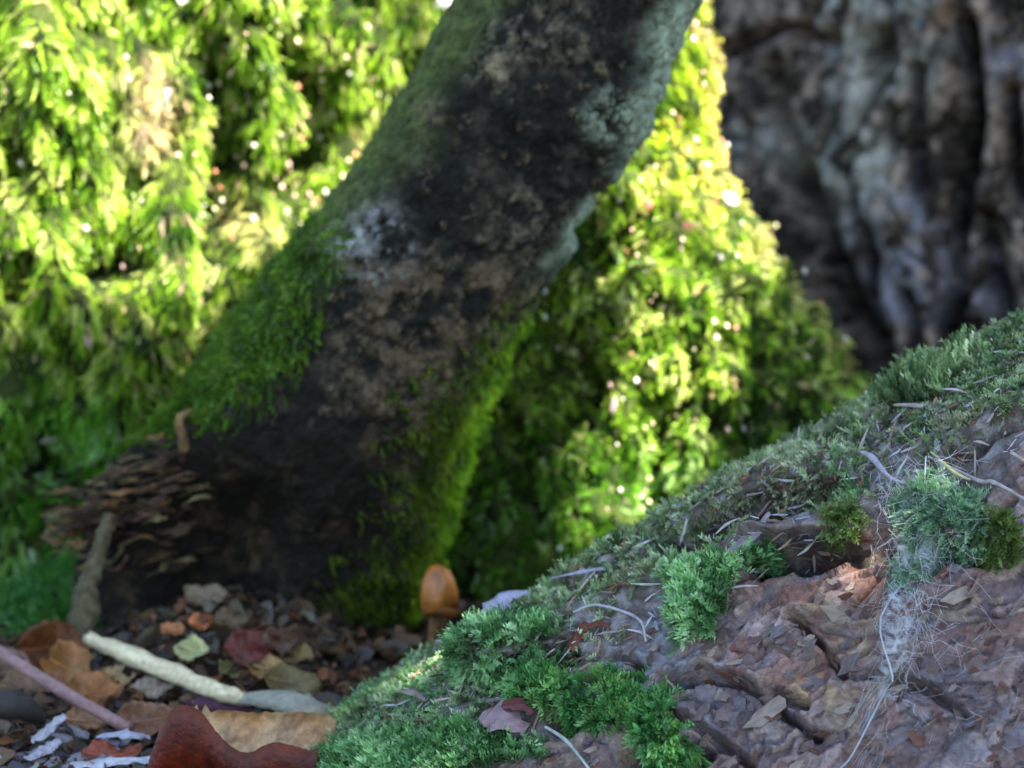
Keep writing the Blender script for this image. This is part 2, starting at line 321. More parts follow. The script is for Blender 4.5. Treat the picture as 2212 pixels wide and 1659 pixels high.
# ================================================================== bark trunk at right, behind
rows = [(-500, 1360, 3500, 1.00, .42), (0, 1350, 3500, .99, .41), (500, 1330, 3500, .98, .41), (900, 1300, 3550, .97, .42), (1300, 1250, 3650, .97, .45)]
s = slice_body(rows, 420, 1300); X, Y = s.sx.copy(), s.sy.copy()
Q = s.P+0.02*np.stack([fbm(s.P, [14]*3, 3, k) for k in (51, 52, 53)], 1)
rg = 1-np.abs(fbm(Q, [17, 17, 4.2], 3, 61))*2.2; rg2 = 1-np.abs(fbm(Q, [42, 42, 15], 3, 62))*2.2; ridge = 1-np.clip(.9*sstep(.72, 1.0, rg)+.55*sstep(.75, 1, rg2), 0, 1)
d = 0.020*ridge-.010-.040*sstep(.84, 1.02, rg)+0.007*fbm(s.P, [40, 40, 22], 3, 63)+.006*fbm(s.P, [130, 130, 90], 4, 65)+.014*fbm(s.P, [12, 12, 5], 2, 64)
cr = [([(1600, 420), (1610, 600)], 16, .03), ([(1680, 140), (1690, 340), (1720, 420)], 16, .03), ([(1985, 150), (1990, 420)], 14, .03), ([(1960, 640), (1985, 800)], 16, .03), ([(2180, 200), (2190, 420)], 20, .035), ([(1745, 400), (1790, 560), (1840, 720), (1880, 830)], 34, .05), ([(2085, 60), (2100, 260), (2070, 420)], 26, .035), ([(2060, 470), (2050, 700)], 24, .03), ([(2120, 480), (2160, 640)], 30, .03), ([(1930, 230), (1935, 330)], 12, .02), ([(1570, 120), (1700, 60), (1800, 90)], 16, .015)]
for pts, wd, dp in cr: d -= 1.6*dp*np.exp(-(pdist(X, Y, pts)/wd)**2)
s.push(d+.004*fbm(s.P, [75, 75, 60], 3, 67)); BT = s
n1 = fbm(s.P, [34, 34, 22], 4, 71); n2 = fbm(s.P, [80]*3, 3, 72)
n1 = .8*fbm(s.P, [55, 55, 34], 5, 74, .8)+.5*fbm(s.P, [150]*3, 3, 75)+.3*n1
col = mix((0.022, 0.018, 0.014), (0.34, 0.27, 0.215), sstep(-.16, .38, n1))
col = mix(col, (0.36, 0.37, 0.32), np.clip(blob(X, Y, 1850, 100, 60, 160, -8)+blob(X, Y, 1780, 330, 150, 60, 10)+blob(X, Y, 1890, 400, 50, 120)+.7*blob(X, Y, 1970, 80, 90, 130)+.4*blob(X, Y, 1660, 290, 60, 50), 0, 1)*sstep(-.45, .25, n2))
col = mix(col, (0.25, 0.25, 0.30), np.clip(blob(X, Y, 1940, 560, 100, 160, 0)+.8*blob(X, Y, 2120, 600, 40, 90, -35)+.5*blob(X, Y, 2180, 160, 60, 80), 0, 1)*sstep(-.4, .35, n2))
col = mix(col, (0.26, 0.14, 0.08), np.clip(blob(X, Y, 1790, 440, 20, 12)+blob(X, Y, 2040, 40, 16, 50, 30)+blob(X, Y, 1718, 285, 16, 30), 0, 1)*.6)
col = col*(.75+.25*ridge[:, None])
bt = thing('fissured_tree_trunk', 'dark trunk of a large tree with deeply fissured grey brown bark', 'tree', (0.62, 0.98, 0))
o = link('trunk', s.mesh('trunk', M_BARK, col)); recentre(o, bt.location); o.parent = bt; o.location = (0, 0, 0)
SHADE.append(s.P[(X > 1480)*(X < 2300)*(Y < 1000)*(Y > -60)*s.front() > 0][::150])
def plate_mesh(seed, n=9, irr=.3):     # irregular flat chip with thickness and a domed top
    r = np.random.default_rng(seed); an = np.sort(np.linspace(0, 2*math.pi, n, endpoint=False)+r.uniform(-.25, .25, n)); rad = r.uniform(1-irr, 1+irr*.6, n)
    b = np.stack([np.cos(an)*rad, np.sin(an)*rad*.55, r.normal(0, .03, n)], 1); V = np.concatenate([b*[1, 1, 1]+[0, 0, -.12], b+[0, 0, .05], b*[.62, .62, 0]+np.array([0, 0, .13])+np.stack([np.zeros(n), np.zeros(n), r.normal(0, .04, n)], 1), [[0, 0, .15]]])
    F = []
    for k in range(n):
        q = (k+1) % n; F += [(k, q, n+q, n+k), (n+k, n+q, 2*n+q, 2*n+k), (2*n+k, 2*n+q, 3*n, 3*n)]
    F3 = []
    for a, b_, c, d_ in F:
        F3.append((a, b_, c));
        if c != d_: F3.append((a, c, d_))
    return V, np.array(F3)
def put(o, P, N, along, size, squash=1.0, tilt=0.0):
    N = Vector(N).normalized(); A = Vector(along); A = (A-N*A.dot(N)).normalized(); B = N.cross(A)
    if tilt: R = Matrix.Rotation(tilt, 3, A); N = R@N; B = R@B
    M = Matrix((A, B, N)).transposed().to_4x4()
    o.matrix_world = Matrix.Translation(Vector(P))@M@Matrix.Diagonal((size, size, size*squash, 1))
def put_child(o, parent, *a, **k):
    put(o, *a, **k); M = o.matrix_world.copy(); o.parent = parent; o.matrix_basis = Matrix.Translation(-parent.location)@M
def plates(cols, seed, n, m, irr=.3, verts=9):
    out = []
    for k in range(n):
        V, F = plate_mesh(seed+k, verts, irr); c = np.tile(np.array(cols[k % len(cols)]), (len(V), 1)); c = c*np.random.default_rng(k).uniform(.7, 1.2, (len(V), 1)); out.append(mesh_np('plate', V, F, c, False, (m,)))
    return out
bp = plates([(0.10, 0.085, 0.07), (0.16, 0.15, 0.13), (0.08, 0.06, 0.045), (0.13, 0.12, 0.13), (0.17, 0.18, 0.15)], 300, 10, M_BARK)
r = np.random.default_rng(77)
for k in range(60):
    x, y = r.uniform(1560, 2200), r.uniform(0, 850)
    if y > 1000-.22*(x-1500): continue
    p, n = s.query(x, y); o = link('bark_plate', bp[k % 10]); put_child(o, bt, p+n*.001, n, (r.normal(0, .25), 0, 1), r.uniform(.006, .013), .3, r.normal(0, .15))

# ================================================================== leaning bare stem in front
rows = [(-420, 1180, 1740, .19, .050), (-200, 1080, 1620, .19, .052), (0, 985, 1510, .19, .055), (150, 900, 1440, .19, .056), (300, 812, 1368, .195, .058), (430, 700, 1290, .20, .060), (600, 600, 1190, .21, .064), (750, 480, 1108, .22, .070),
        (900, 345, 1035, .23, .078), (1020, 230, 992, .235, .082), (1120, 170, 952, .24, .088), (1230, 140, 912, .245, .092), (1350, 120, 905, .25, .096), (1480, 90, 890, .255, .10), (1620, 60, 900, .26, .11)]
s = slice_body(rows, 520, 900); X, Y = s.sx.copy(), s.sy.copy()
d = 0.006*fbm(s.P, [22, 22, 16], 3, 81)+0.0048*fbm(s.P, [110]*3, 4, 83, .7)+.0030*np.abs(fbm(s.P, [60, 60, 40], 3, 84))*-2
# hollow under the stem where the base opens
hw = blob(X, Y, 430, 1240, 230, 190, 0, .5); d -= .045*hw
d += .008*np.exp(-(pdist(X, Y, [(880, 1100), (830, 1300), (800, 1450)])/60)**2)+.006*np.exp(-(pdist(X, Y, [(380, 1050), (560, 820), (700, 560)])/70)**2)
d -= .010*np.exp(-(pdist(X, Y, [(760, 1180), (720, 1400)])/60)**2)+.006*np.exp(-(pdist(X, Y, [(1290, 420), (1240, 500)])/18)**2)
s.push(d); ST = s
Bx = s.P; n1 = fbm(Bx, [70]*3, 5, 91, .7); n2 = fbm(Bx, [150]*3, 4, 92, .7); n3 = fbm(Bx, [35]*3, 3, 93)
def patch(b, nn, lo=-.25, hi=.15): return np.clip(b, 0, 1)*sstep(lo, hi, nn)
col = mix((0.009, 0.010, 0.008), (0.045, 0.040, 0.028), sstep(-.1, .45, n1))
col = mix(col, (0.10, 0.095, 0.065), patch(blob(X, Y, 1160, 90, 130, 60, 0)+blob(X, Y, 1060, 130, 60, 70)+blob(X, Y, 1130, 460, 70, 60)+.7*blob(X, Y, 1050, 560, 120, 60, -10)+.6*blob(X, Y, 1180, 20, 150, 40), n2, -.2, .3))
col = mix(col, (0.115, 0.085, 0.050), patch(blob(X, Y, 920, 720, 240, 150, -50)+blob(X, Y, 780, 640, 120, 90, 0)+.6*blob(X, Y, 1000, 800, 120, 200, 35), n1, -.2, .25)*.85)
col = mix(col, (0.16, 0.13, 0.075), sstep(.22, .5, n2)*.6*sstep(1250, 900, Y))
col = mix(col, (0.24, 0.25, 0.23), patch(blob(X, Y, 800, 520, 75, 85, -40, .8), n2, -.3, .3)*.8)
col = mix(col, (0.36, 0.36, 0.40), patch(blob(X, Y, 765, 525, 20, 34, 20, .8)+.6*blob(X, Y, 830, 470, 26, 22, 0, .8), n2, -.2, .3))
col = mix(col, (0.20, 0.17, 0.10), patch(blob(X, Y, 1075, 145, 26, 26)+.6*blob(X, Y, 930, 240, 40, 30), n2, -.5, .1))
edgeL = np.array(rows); Lx = np.interp(Y, edgeL[:, 0], edgeL[:, 1]); Rx = np.interp(Y, edgeL[:, 0], edgeL[:, 2])
el = sstep(175, 20, (X-Lx)+60*n3); col = mix(col, (0.085, 0.12, 0.03), el*sstep(900, 600, Y)*(.55+.45*sstep(-.3, .3, n2)))
er = sstep(50, 8, (Rx-X)+40*n3)*sstep(640, 480, Y)+.8*blob(X, Y, 1450, 90, 50, 110, 20, .6)+.8*patch(blob(X, Y, 1310, 250, 55, 50, -40), n2, -.3, .1)
er *= 1-blob(X, Y, 1275, 400, 40, 34, 0, .4)
col = mix(col, (0.22, 0.28, 0.20), np.clip(er, 0, 1)*sstep(-.7, -.1, n1))
er2 = sstep(150, 20, (Rx-X)+60*n3)*sstep(560, 760, Y); col = mix(col, (0.09, 0.11, 0.02), np.clip(er2, 0, 1)*sstep(-.3, .3, n2)*.9)
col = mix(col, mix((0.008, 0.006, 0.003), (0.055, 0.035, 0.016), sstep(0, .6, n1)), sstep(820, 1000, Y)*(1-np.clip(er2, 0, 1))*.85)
s.push(.0018*sstep(.05, .22, col.max(1))+.0012*sstep(.02, .08, col.max(1)))
st = thing('leaning_tree_stem', 'dark leaning stem with blotchy lichen crossing the picture in the shade', 'tree', (-0.05, 0.23, 0))
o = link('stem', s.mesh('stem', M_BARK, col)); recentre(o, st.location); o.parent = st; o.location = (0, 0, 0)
SHADE.append(s.P[s.front()][::60])
DG = [(0.04, 0.09, 0.010), (0.08, 0.17, 0.015), (0.14, 0.25, 0.025)]
dens = np.clip(sstep(150, 0, (X-Lx)+50*n3)*sstep(430, 700, Y)*sstep(980, 880, Y)+blob(X, Y, 560, 790, 140, 60, -45, .6)*.6, 0, 1)
m_ = moss_on('side_moss', s, dens+1e-9, 6500, .0058, .0035, DG, .5, SHORT, 13, tipgain=.2); m_.parent = st; m_.location = -st.location; m_['kind'] = 'stuff'
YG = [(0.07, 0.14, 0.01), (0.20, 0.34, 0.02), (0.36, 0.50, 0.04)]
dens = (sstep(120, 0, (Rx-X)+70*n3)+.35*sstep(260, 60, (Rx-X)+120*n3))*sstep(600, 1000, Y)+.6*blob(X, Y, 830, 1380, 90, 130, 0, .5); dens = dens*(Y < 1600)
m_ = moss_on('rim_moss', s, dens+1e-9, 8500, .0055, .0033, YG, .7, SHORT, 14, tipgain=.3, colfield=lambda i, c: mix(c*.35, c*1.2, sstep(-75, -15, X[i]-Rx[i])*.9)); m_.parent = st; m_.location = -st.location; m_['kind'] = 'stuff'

# ================================================================== foreground log
th = math.atan2(448, 802); Yl = 0.0
A0 = at(480, 1659, Yl); A1 = at(2212, 692, Yl); ax = A1-A0; ax[1] += 0.03; Ln = np.linalg.norm(ax); ax /= Ln
q = np.array([0, -1.0, 0]); q -= ax*(q@ax); q /= np.linalg.norm(q); pu = np.cross(ax, q); pu = pu if pu[2] > 0 else -pu
RL = 0.15; view = (A0+A1)/2-CAM; tang = math.atan2(-(view@pu), view@(-q))   # tangent angle of the camera ray
sv = np.linspace(-0.10, Ln+0.08, 800)
phi = np.concatenate([np.linspace(-2.2, -.5, 50)[:-1], np.linspace(-.5, 2.0, 520), np.linspace(2.0, 4.0, 60)[1:-1]])
cen = A0-pu*(RL+0.010)
SV, PH = np.meshgrid(sv, phi, indexing='ij')
R_ = RL*(1+0*SV)
P = cen+ax*SV[..., None]+pu*(R_*np.cos(PH))[..., None]+q*(R_*np.sin(PH))[..., None]
s = Surf(P); out = (pu*np.cos(PH)[..., None]+q*np.sin(PH)[..., None]).reshape(-1, 3); s.orient(out)
X, Y = s.sx.copy(), s.sy.copy(); LS = SV.ravel(); LP = PH.ravel()
loc = np.stack([LS, LP*RL, np.zeros_like(LS)], 1)
wq = loc+0.012*np.stack([fbm(s.P, [25]*3, 3, 101), fbm(s.P, [25]*3, 3, 102), 0*LS], 1)
c1, c2, cid = cells(wq, [24, 70, 1], 105, True); e1, e2, eid = cells(wq+.004*fbm(s.P, [120]*3, 2, 3)[:, None]*np.array([1, 1, 0]), [60, 190, 1], 106, True)
edge_y = np.interp(X, [480, 740, 900, 1000, 1150, 1300, 1380, 1520, 1700, 1870, 2080, 2212], [1659, 1530, 1420, 1350, 1250, 1190, 1100, 1000, 930, 860, 790, 690])
dn = (Y-edge_y)*.87                      # distance below the top outline
hh = (fbm(wq*np.array([1, 1, 0])+.003*np.stack([fbm(s.P, [160]*3, 3, 7), fbm(s.P, [160]*3, 3, 8), 0*LS], 1), [17, 36, 1], 4, 141, .55)+1)*8; lv = np.floor(hh); fr = hh-lv; TER = .0046*(((lv*7) % 5)/5-.4)*sstep(0, .10, fr)*sstep(1, .90, fr)+.0012*(fr-.5)
barkz = sstep(150, 300, dn+50*fbm(s.P, [30]*3, 2, 107)-60*sstep(1500, 1000, X))
d = 0.004*fbm(s.P, [22]*3, 4, 111)+-.020*sstep(800, 480, X)+barkz*(.0045*(cid-.5)-.0012*(1-sstep(.0, .10, c2-c1))*sstep(-.1, .3, fbm(s.P, [40]*3, 2, 8))+.0012*(eid-.5))+.0020*fbm(s.P, [70]*3, 4, 112)+barkz*TER+.0012*fbm(loc, [60, 200, 1], 3, 114)+.0007*fbm(s.P, [260]*3, 3, 113)
crev = [([(1470, 1200), (1580, 1140), (1700, 1088), (1810, 1070)], 24, .018), ([(1640, 1212), (1740, 1197), (1850, 1202)], 22, .017), ([(1240, 1290), (1330, 1245), (1400, 1225)], 12, .012), ([(1060, 1470), (1130, 1450), (1225, 1415)], 15, .014),
        ([(1450, 1470), (1520, 1455), (1600, 1480), (1680, 1530), (1760, 1590)], 9, .009), ([(1700, 1330), (1740, 1345), (1760, 1380), (1800, 1430), (1830, 1450)], 8, .007), ([(1880, 1460), (1990, 1480), (2080, 1540)], 10, .005),
        ([(1420, 1530), (1520, 1580), (1620, 1650)], 9, .007), ([(1200, 1560), (1290, 1540)], 16, .009), ([(1500, 1620), (1450, 1640), (1380, 1659)], 26, .014), ([(1960, 1190), (2060, 1200), (2130, 1190)], 22, .016),
        ([(2000, 1010), (2100, 960), (2212, 900)], 13, .010), ([(1320, 1420), (1380, 1430)], 7, .006), ([(1840, 1300), (1880, 1280), (1900, 1240)], 6, .005), ([(1660, 1500), (1740, 1520)], 12, .006)]
CR = np.zeros(len(X))
for pts, wd, dp in crev: g_ = np.exp(-(pdist(X+14*fbm(s.P, [90]*3, 2, 5), Y+14*fbm(s.P, [90]*3, 2, 6), pts)/wd)**2); d -= 1.8*dp*g_; d += .45*dp*np.exp(-(pdist(X, Y, [(a_, b_-2.2*wd) for a_, b_ in pts])/(1.6*wd))**2); CR = np.maximum(CR, g_)
d += .006*np.exp(-(pdist(X, Y, [(1250, 1330), (1500, 1230), (1640, 1160)])/30)**2)+.007*np.exp(-(pdist(X, Y, [(1100, 1400), (1000, 1450)])/30)**2)
s.push(d); LG = s
for pts, wd, dp in crev[:4]:             # undercut the ledges
    s.P[:, 1] += 1.2*dp*np.exp(-(pdist(X, Y, pts)/(1.2*wd))**2)-.6*dp*np.exp(-(pdist(X, Y, [(a_, b_-2.3*wd) for a_, b_ in pts])/(1.1*wd))**2)
s.normals(); s.__dict__.pop('qc', None)
n1 = fbm(s.P, [60]*3, 4, 121); n2 = fbm(s.P, [150]*3, 3, 122); n3 = fbm(s.P, [28]*3, 3, 123)
LVC = np.array([(0.30, 0.20, 0.16), (0.17, 0.09, 0.065), (0.38, 0.28, 0.23), (0.13, 0.085, 0.08), (0.28, 0.14, 0.09), (0.24, 0.20, 0.20), (0.34, 0.25, 0.15)])
col = mix(mix((0.085, 0.058, 0.052), (0.30, 0.225, 0.21), sstep(-.3, .35, n1)), (LVC*np.array([.72, .74, .84]))[(lv.astype(int)*3+(cid*3).astype(int)) % 7], .62)
col = mix(col, (0.17, 0.175, 0.20), patch(blob(X, Y, 1350, 1450, 130, 70)+blob(X, Y, 1400, 1350, 110, 60)+.7*blob(X, Y, 2080, 1560, 160, 90)+.5*blob(X, Y, 1620, 1560, 150, 60), n2, -.4, .2))
col = mix(col, (0.25, 0.115, 0.075), patch(blob(X, Y, 1900, 1260, 60, 90)+.7*blob(X, Y, 1700, 1440, 130, 50, 10)+.8*blob(X, Y, 1930, 1330, 36, 60)+.6*blob(X, Y, 1850, 1520, 90, 40, 20)+.5*blob(X, Y, 1660, 1280, 90, 40)+.5*blob(X, Y, 2180, 1500, 40, 60), n1, -.4, .2))
col = mix(col, (0.36, 0.26, 0.15), patch(blob(X, Y, 1890, 1230, 26, 30, 0)+blob(X, Y, 1830, 1400, 50, 30)+.8*blob(X, Y, 1770, 1500, 60, 40, 20)+.7*blob(X, Y, 1760, 1300, 50, 22)+.5*blob(X, Y, 1680, 1340, 60, 30), n2, -.3, .3))
col = mix(col, (0.36, 0.28, 0.27), patch(.9*blob(X, Y, 1650, 1350, 60, 34)+.5*blob(X, Y, 1380, 1300, 60, 30)+.5*blob(X, Y, 1600, 1430, 40, 20), n2, -.3, .2))
col = mix(col, (0.09, 0.07, 0.085), patch(blob(X, Y, 1590, 1520, 130, 40, 8)+.8*blob(X, Y, 2040, 1480, 120, 50, 30)+.6*blob(X, Y, 1980, 1600, 130, 60), n3, -.5, .2)*.8)
col = mix(mix((0.09, 0.075, 0.06), (0.26, 0.24, 0.23), sstep(-.2, .35, n2)), col, barkz); col = col*(.8+.2*sstep(0, .10, c2-c1))[:, None]*(.85+.3*eid)[:, None]
lg = thing('fallen_log', 'mossy fallen log with flaking pinkish brown bark sloping up to the right', 'log', (0.1, 0.0, 0))
o = link('log_body', s.mesh('log_body', M_LOG, col)); recentre(o, lg.location); o.parent = lg; o.location = (0, 0, 0)
SHADE.append(s.P[s.front()*(X > 300)*(X < 2350)*(Y < 1800) > 0][::150]); SHADE.append(np.array([[a, b, .01] for a in np.arange(-.3, .02, .01) for b in np.arange(-.1, .3, .01)]))
# bark flakes
fm = plates([(0.24, 0.175, 0.16), (0.17, 0.11, 0.10), (0.32, 0.24, 0.21), (0.24, 0.11, 0.08), (0.22, 0.19, 0.20), (0.42, 0.34, 0.27)], 500, 12, M_LOG, .5, 10)
r = np.random.default_rng(5); k = 0
while k < 260:
    x, y = r.uniform(1180, 2205), r.uniform(1150, 1655); e = np.interp(x, [480, 1000, 1300, 1520, 1870, 2212], [1659, 1350, 1190, 1000, 860, 690])
    if (y-e)*.87 < 220: continue
    p, n = s.query(x, y); o = link('bark_flake', fm[r.integers(12)]); put_child(o, lg, p+n*.0009, n+.14*r.normal(0, 1, 3), ax+pu*r.normal(0, .35), float(r.choice([.0025, .004, .006, .009], p=[.5, .34, .13, .03])), .25, r.normal(0, .3)); k += 1
# moss on the log
LM = [(0.05, 0.085, 0.035), (0.13, 0.19, 0.09), (0.24, 0.32, 0.18), (0.42, 0.47, 0.36)]
GM = [(0.04, 0.10, 0.035), (0.11, 0.24, 0.10), (0.30, 0.44, 0.26)]
n3m = fbm(s.P, [45]*3, 3, 131)
dm = sstep(235, 90, dn+90*n3m-70*sstep(1400, 900, X))*(1-np.clip(CR*1.3, 0, 1))*(.30+.70*sstep(.22, -.06, fbm(s.P, [75]*3, 3, 133)-.35*sstep(60, 20, dn)-.2*sstep(1300, 900, X)))
dm = dm*(1-.75*blob(X, Y, 1290, 1350, 120, 35, -20))*(1-.9*blob(X, Y, 1700, 1130, 130, 40, -25))*(1-.75*blob(X, Y, 1900, 1010, 120, 24, -30))*(1-.7*blob(X, Y, 1130, 1290, 80, 26, -20))
dm = np.clip(dm, 0, 1)*(X > 420)*(X < 2300)*(dn > -80)
def cll(i, c):
    c = mix(c, (0.30, 0.26, 0.22), sstep(-.1, .4, n1[i])*.7*sstep(1100, 1500, X[i]))
    return mix(c, (0.12, 0.27, 0.12)+0*c, sstep(.0, .4, n3[i]+.6*sstep(1300, 700, X[i])-.25)*.6)
m_ = moss_on('moss', s, dm+1e-12, 10500, .0056, .0040, LM, .1, SHORT, 15, colfield=cll, lenvar=.5, tipgain=.55); m_.parent = lg; m_.location = -lg.location; m_['kind'] = 'stuff'
def clump(name, label, blobs, n, L, Wd, pal, hang=.2, lift=.006, seed=1, cat='moss'):
    b = 0
    for a in blobs: b = b+blob(X, Y, a[0], a[1], a[2]*.82, a[3]*.82, *a[4:])
    b = np.clip(b, 0, 1)*sstep(-.35, .05, fbm(s.P, [75]*3, 3, seed)+.35*b); sv_ = s.P; s.P = s.P+s.N*(lift*b)[:, None]; m_ = moss_on(name, s, b**2+1e-12, n, L, Wd, pal, hang, SHORT, seed, lenvar=.4, tipgain=.6); s.P = sv_
    co = np.empty(len(m_.data.vertices)*3, np.float32); m_.data.vertices.foreach_get('co', co); c = tuple(co.reshape(-1, 3).mean(0).tolist())
    recentre(m_, c); return tag(m_, label, cat, kind='stuff')
clump('moss_tuft', 'round bright green moss tuft on the bare bark of the log', [(1515, 1328, 44, 40, 0, .5), (1590, 1232, 44, 12, -15, .5), (1500, 1262, 32, 18, 0, .5)], 800, .0076, .0052, GM, .15, .008, 31)
clump('moss_patch', 'vivid green moss at the foot of the log beside the curled leaf', [(900, 1640, 300, 46, -4, .4), (640, 1672, 150, 20, -8, .4)], 3600, .0078, .0046, GM, -.1, .004, 32)
clump('moss_patch', 'green moss pad overhanging a dark crack low on the log', [(1150, 1395, 90, 24, -12, .4), (1080, 1430, 60, 26, -10, .4)], 900, .0070, .0046, GM, .2, .006, 33)
clump('moss_patch', 'green moss band trailing down the log towards the lower edge', [(1180, 1500, 130, 32, 15, .5), (1370, 1540, 110, 60, 30, .5), (1450, 1610, 60, 36, 40, .5)], 2300, .0076, .0048, [(0.04, 0.13, 0.04), (0.08, 0.22, 0.07), (0.15, 0.27, 0.09)], .25, .005, 34)
clump('moss_patch', 'upright green moss fringe on the crest of the log before the dark trunk', [(1990, 850, 110, 40, -25, .5), (2080, 800, 60, 26, -25, .5)], 700, .0080, .0046, LM, -.5, .003, 35)
clump('moss_patch', 'blue green moss hanging beneath the cobweb at the right', [(2030, 1110, 80, 80, 0, .6), (1985, 1220, 36, 90, 0, .6), (2090, 1130, 60, 50, 20, .5)], 1900, .0066, .0034, [(0.10, 0.19, 0.12), (0.18, 0.29, 0.20), (0.28, 0.37, 0.29)], .45, .007, 36)
clump('moss_patch', 'olive moss beneath the ledge near the right edge', [(2150, 1170, 55, 50, 0, .5), (1830, 1150, 40, 24, -15, .5)], 1200, .006, .0032, [(0.05, 0.08, 0.02), (0.09, 0.14, 0.03), (0.13, 0.18, 0.06)], .4, .004, 37)

# ================================================================== sticks, stems, strips
def tube(name, pts, rad, col, m, parent=None, nseg=7, sub=6, noise_=.15, flat=1.0, seed=0, smooth=True):
    pts = np.array(pts, float); rad = np.asarray(rad, float); n = len(pts); t = np.linspace(0, n-1, (n-1)*sub+1); k = np.arange(n)
    def cr(v):
        i = np.clip(t.astype(int), 0, n-2); f = (t-i)[:, None]; p0 = v[np.maximum(i-1, 0)]; p1 = v[i]; p2 = v[i+1]; p3 = v[np.minimum(i+2, n-1)]
        return .5*((2*p1)+(-p0+p2)*f+(2*p0-5*p1+4*p2-p3)*f*f+(-p0+3*p1-3*p2+p3)*f**3)
    C = cr(pts); R = np.interp(t, k, rad); T = np.gradient(C, axis=0); T /= np.linalg.norm(T, axis=1)[:, None]+1e-12
    up = np.tile([0, -.3, 1.0], (len(C), 1)); B = np.cross(T, up); B /= np.linalg.norm(B, axis=1)[:, None]+1e-9; U = np.cross(B, T)
    an = np.linspace(0, 2*math.pi, nseg, endpoint=False); r = np.random.default_rng(seed); dr = 1+noise_*r.normal(0, 1, (len(C), nseg))*.5
    P = C[:, None]+(B[:, None]*np.cos(an)[None, :, None]+U[:, None]*(np.sin(an)*flat)[None, :, None])*(R[:, None]*dr)[..., None]
    V = P.reshape(-1, 3); F = []
    for i in range(len(C)-1):
        for j in range(nseg): F.append((i*nseg+j, i*nseg+(j+1) % nseg, (i+1)*nseg+(j+1) % nseg, (i+1)*nseg+j))
    V = np.concatenate([V, C[:1], C[-1:]]); e0, e1 = len(V)-2, len(V)-1
    for j in range(nseg): F.append((e0, (j+1) % nseg, j, j)) ; F.append((e1, (len(C)-1)*nseg+j, (len(C)-1)*nseg+(j+1) % nseg, (len(C)-1)*nseg+(j+1) % nseg))
    me = bpy.data.meshes.new(name); me.from_pydata([tuple(v) for v in V], [], [tuple(dict.fromkeys(f)) for f in F]); me.materials.append(m)
    a = me.color_attributes.new('Col', 'FLOAT_COLOR', 'POINT'); cc = np.ones((len(V), 4), np.float32); cc[:, :3] = np.array(col)*r.uniform(.8, 1.15, (len(V), 1)); a.data.foreach_set('color', cc.ravel())
    for p in me.polygons: p.use_smooth = smooth
    return link(name, me, parent)
def tl(name, pts, rad, col, m, label, cat, **k):
    if name == 'twig': rad = [q*.6 for q in rad]; col = np.array(col)*.75
    if name in ('wood_splinter', 'wood_chip', 'wood_sliver'):
        k['flat'] = k.get('flat', 1)*.5; k['noise_'] = .55; k['smooth'] = False; col = np.array(col)*.75; k['nseg'] = 7
    o = tube(name, pts, rad, col, m, **k); recentre(o, pts[0]); return tag(o, label, cat, k.get('group'))
ZG = .008
def og(x, y, z=ZG):
    d = ray(x, y); tt_ = np.linspace(.85, 1.6, 1500)[:, None]; p = CAM+d*tt_; hit = np.where(p[:, 2] <= ground_h(p*np.array([1, 1, 0]))+z)[0]
    return p[hit[0]] if len(hit) else on_ground(x, y, z)
tl('pale_stick', [og(190, 1378, .020), og(290, 1420, .018), og(400, 1465, .016), og(500, 1505, .014), og(540, 1512, .013)], [.0030, .0046, .0042, .0038, .0020], (0.66, 0.56, 0.33), M_WOOD, 'pale peeled stick lying across the brown leaves behind the curled leaf', 'stick', nseg=12, seed=2, noise_=.26)
tl('bark_strip', [og(520, 1508, .014), og(600, 1512, .015), og(660, 1528, .014), og(740, 1545, .010)], [.004, .0075, .0085, .003], (0.27, 0.26, 0.19), M_WOOD, 'flat grey strip of bark at the right end of the pale stick', 'bark', nseg=10, flat=.5, seed=3)
tl('thin_stem', [og(-60, 1362, .03), og(0, 1408, .028), og(130, 1490, .022), (og(280, 1575, .012))], [.0028, .003, .003, .0026], (0.26, 0.155, 0.14), M_WOOD, 'thin pinkish brown stem slanting down from the left edge', 'stem', nseg=10, seed=4, noise_=.05)
tl('dark_twig', [og(-40, 1530, .02), og(30, 1520, .022), og(90, 1555, .012)], [.006, .007, .003], (0.03, 0.026, 0.022), M_WOOD, 'dark bent twig under the pinkish stem at the left edge', 'twig', seed=5)
tl('dead_stub', [at(170, 1420, .15), at(185, 1290, .15), at(212, 1200, .15), at(235, 1110, .15)], [.009, .0072, .0050, .003], (0.11, 0.095, 0.055), M_MOSSB, 'pale greenish stub standing below the brown shreds of the hollow', 'stump', nseg=9, seed=6, noise_=.5, flat=.7)
def lp(x, y, h=.003):
    p, n = LG.query(x, y); return p+n*h
tl('wood_splinter', [lp(1530, 1205, .004), lp(1620, 1150, .009), lp(1720, 1092, .008), lp(1790, 1088, .006), lp(1800, 1110, .004)], [.0012, .0018, .0022, .0018, .001], (0.42, 0.40, 0.46), M_WOOD, 'long silvery splinter arching over the dark crack of the log', 'wood splinter', flat=.5, seed=7)
tl('wood_splinter', [lp(1600, 1200, .004), lp(1680, 1170, .007), lp(1760, 1140, .006)], [.002, .0055, .002], (0.34, 0.36, 0.46), M_WOOD, 'broad bluish grey splinter below the long arched one', 'wood splinter', flat=.35, seed=8)
tl('wood_splinter', [lp(1540, 1215, .003), lp(1610, 1165, .004), lp(1660, 1130, .004)], [.002, .005, .002], (0.40, 0.30, 0.33), M_WOOD, 'pinkish wood sliver beside the small orange fragment', 'wood splinter', flat=.4, seed=9)
tl('wood_chip', [lp(1502, 1190, .003), lp(1520, 1178, .006), lp(1548, 1162, .004)], [.003, .005, .002], (0.62, 0.27, 0.05), M_LEAF, 'small orange fragment in the dark crack of the log', 'wood chip', flat=.6, seed=10)
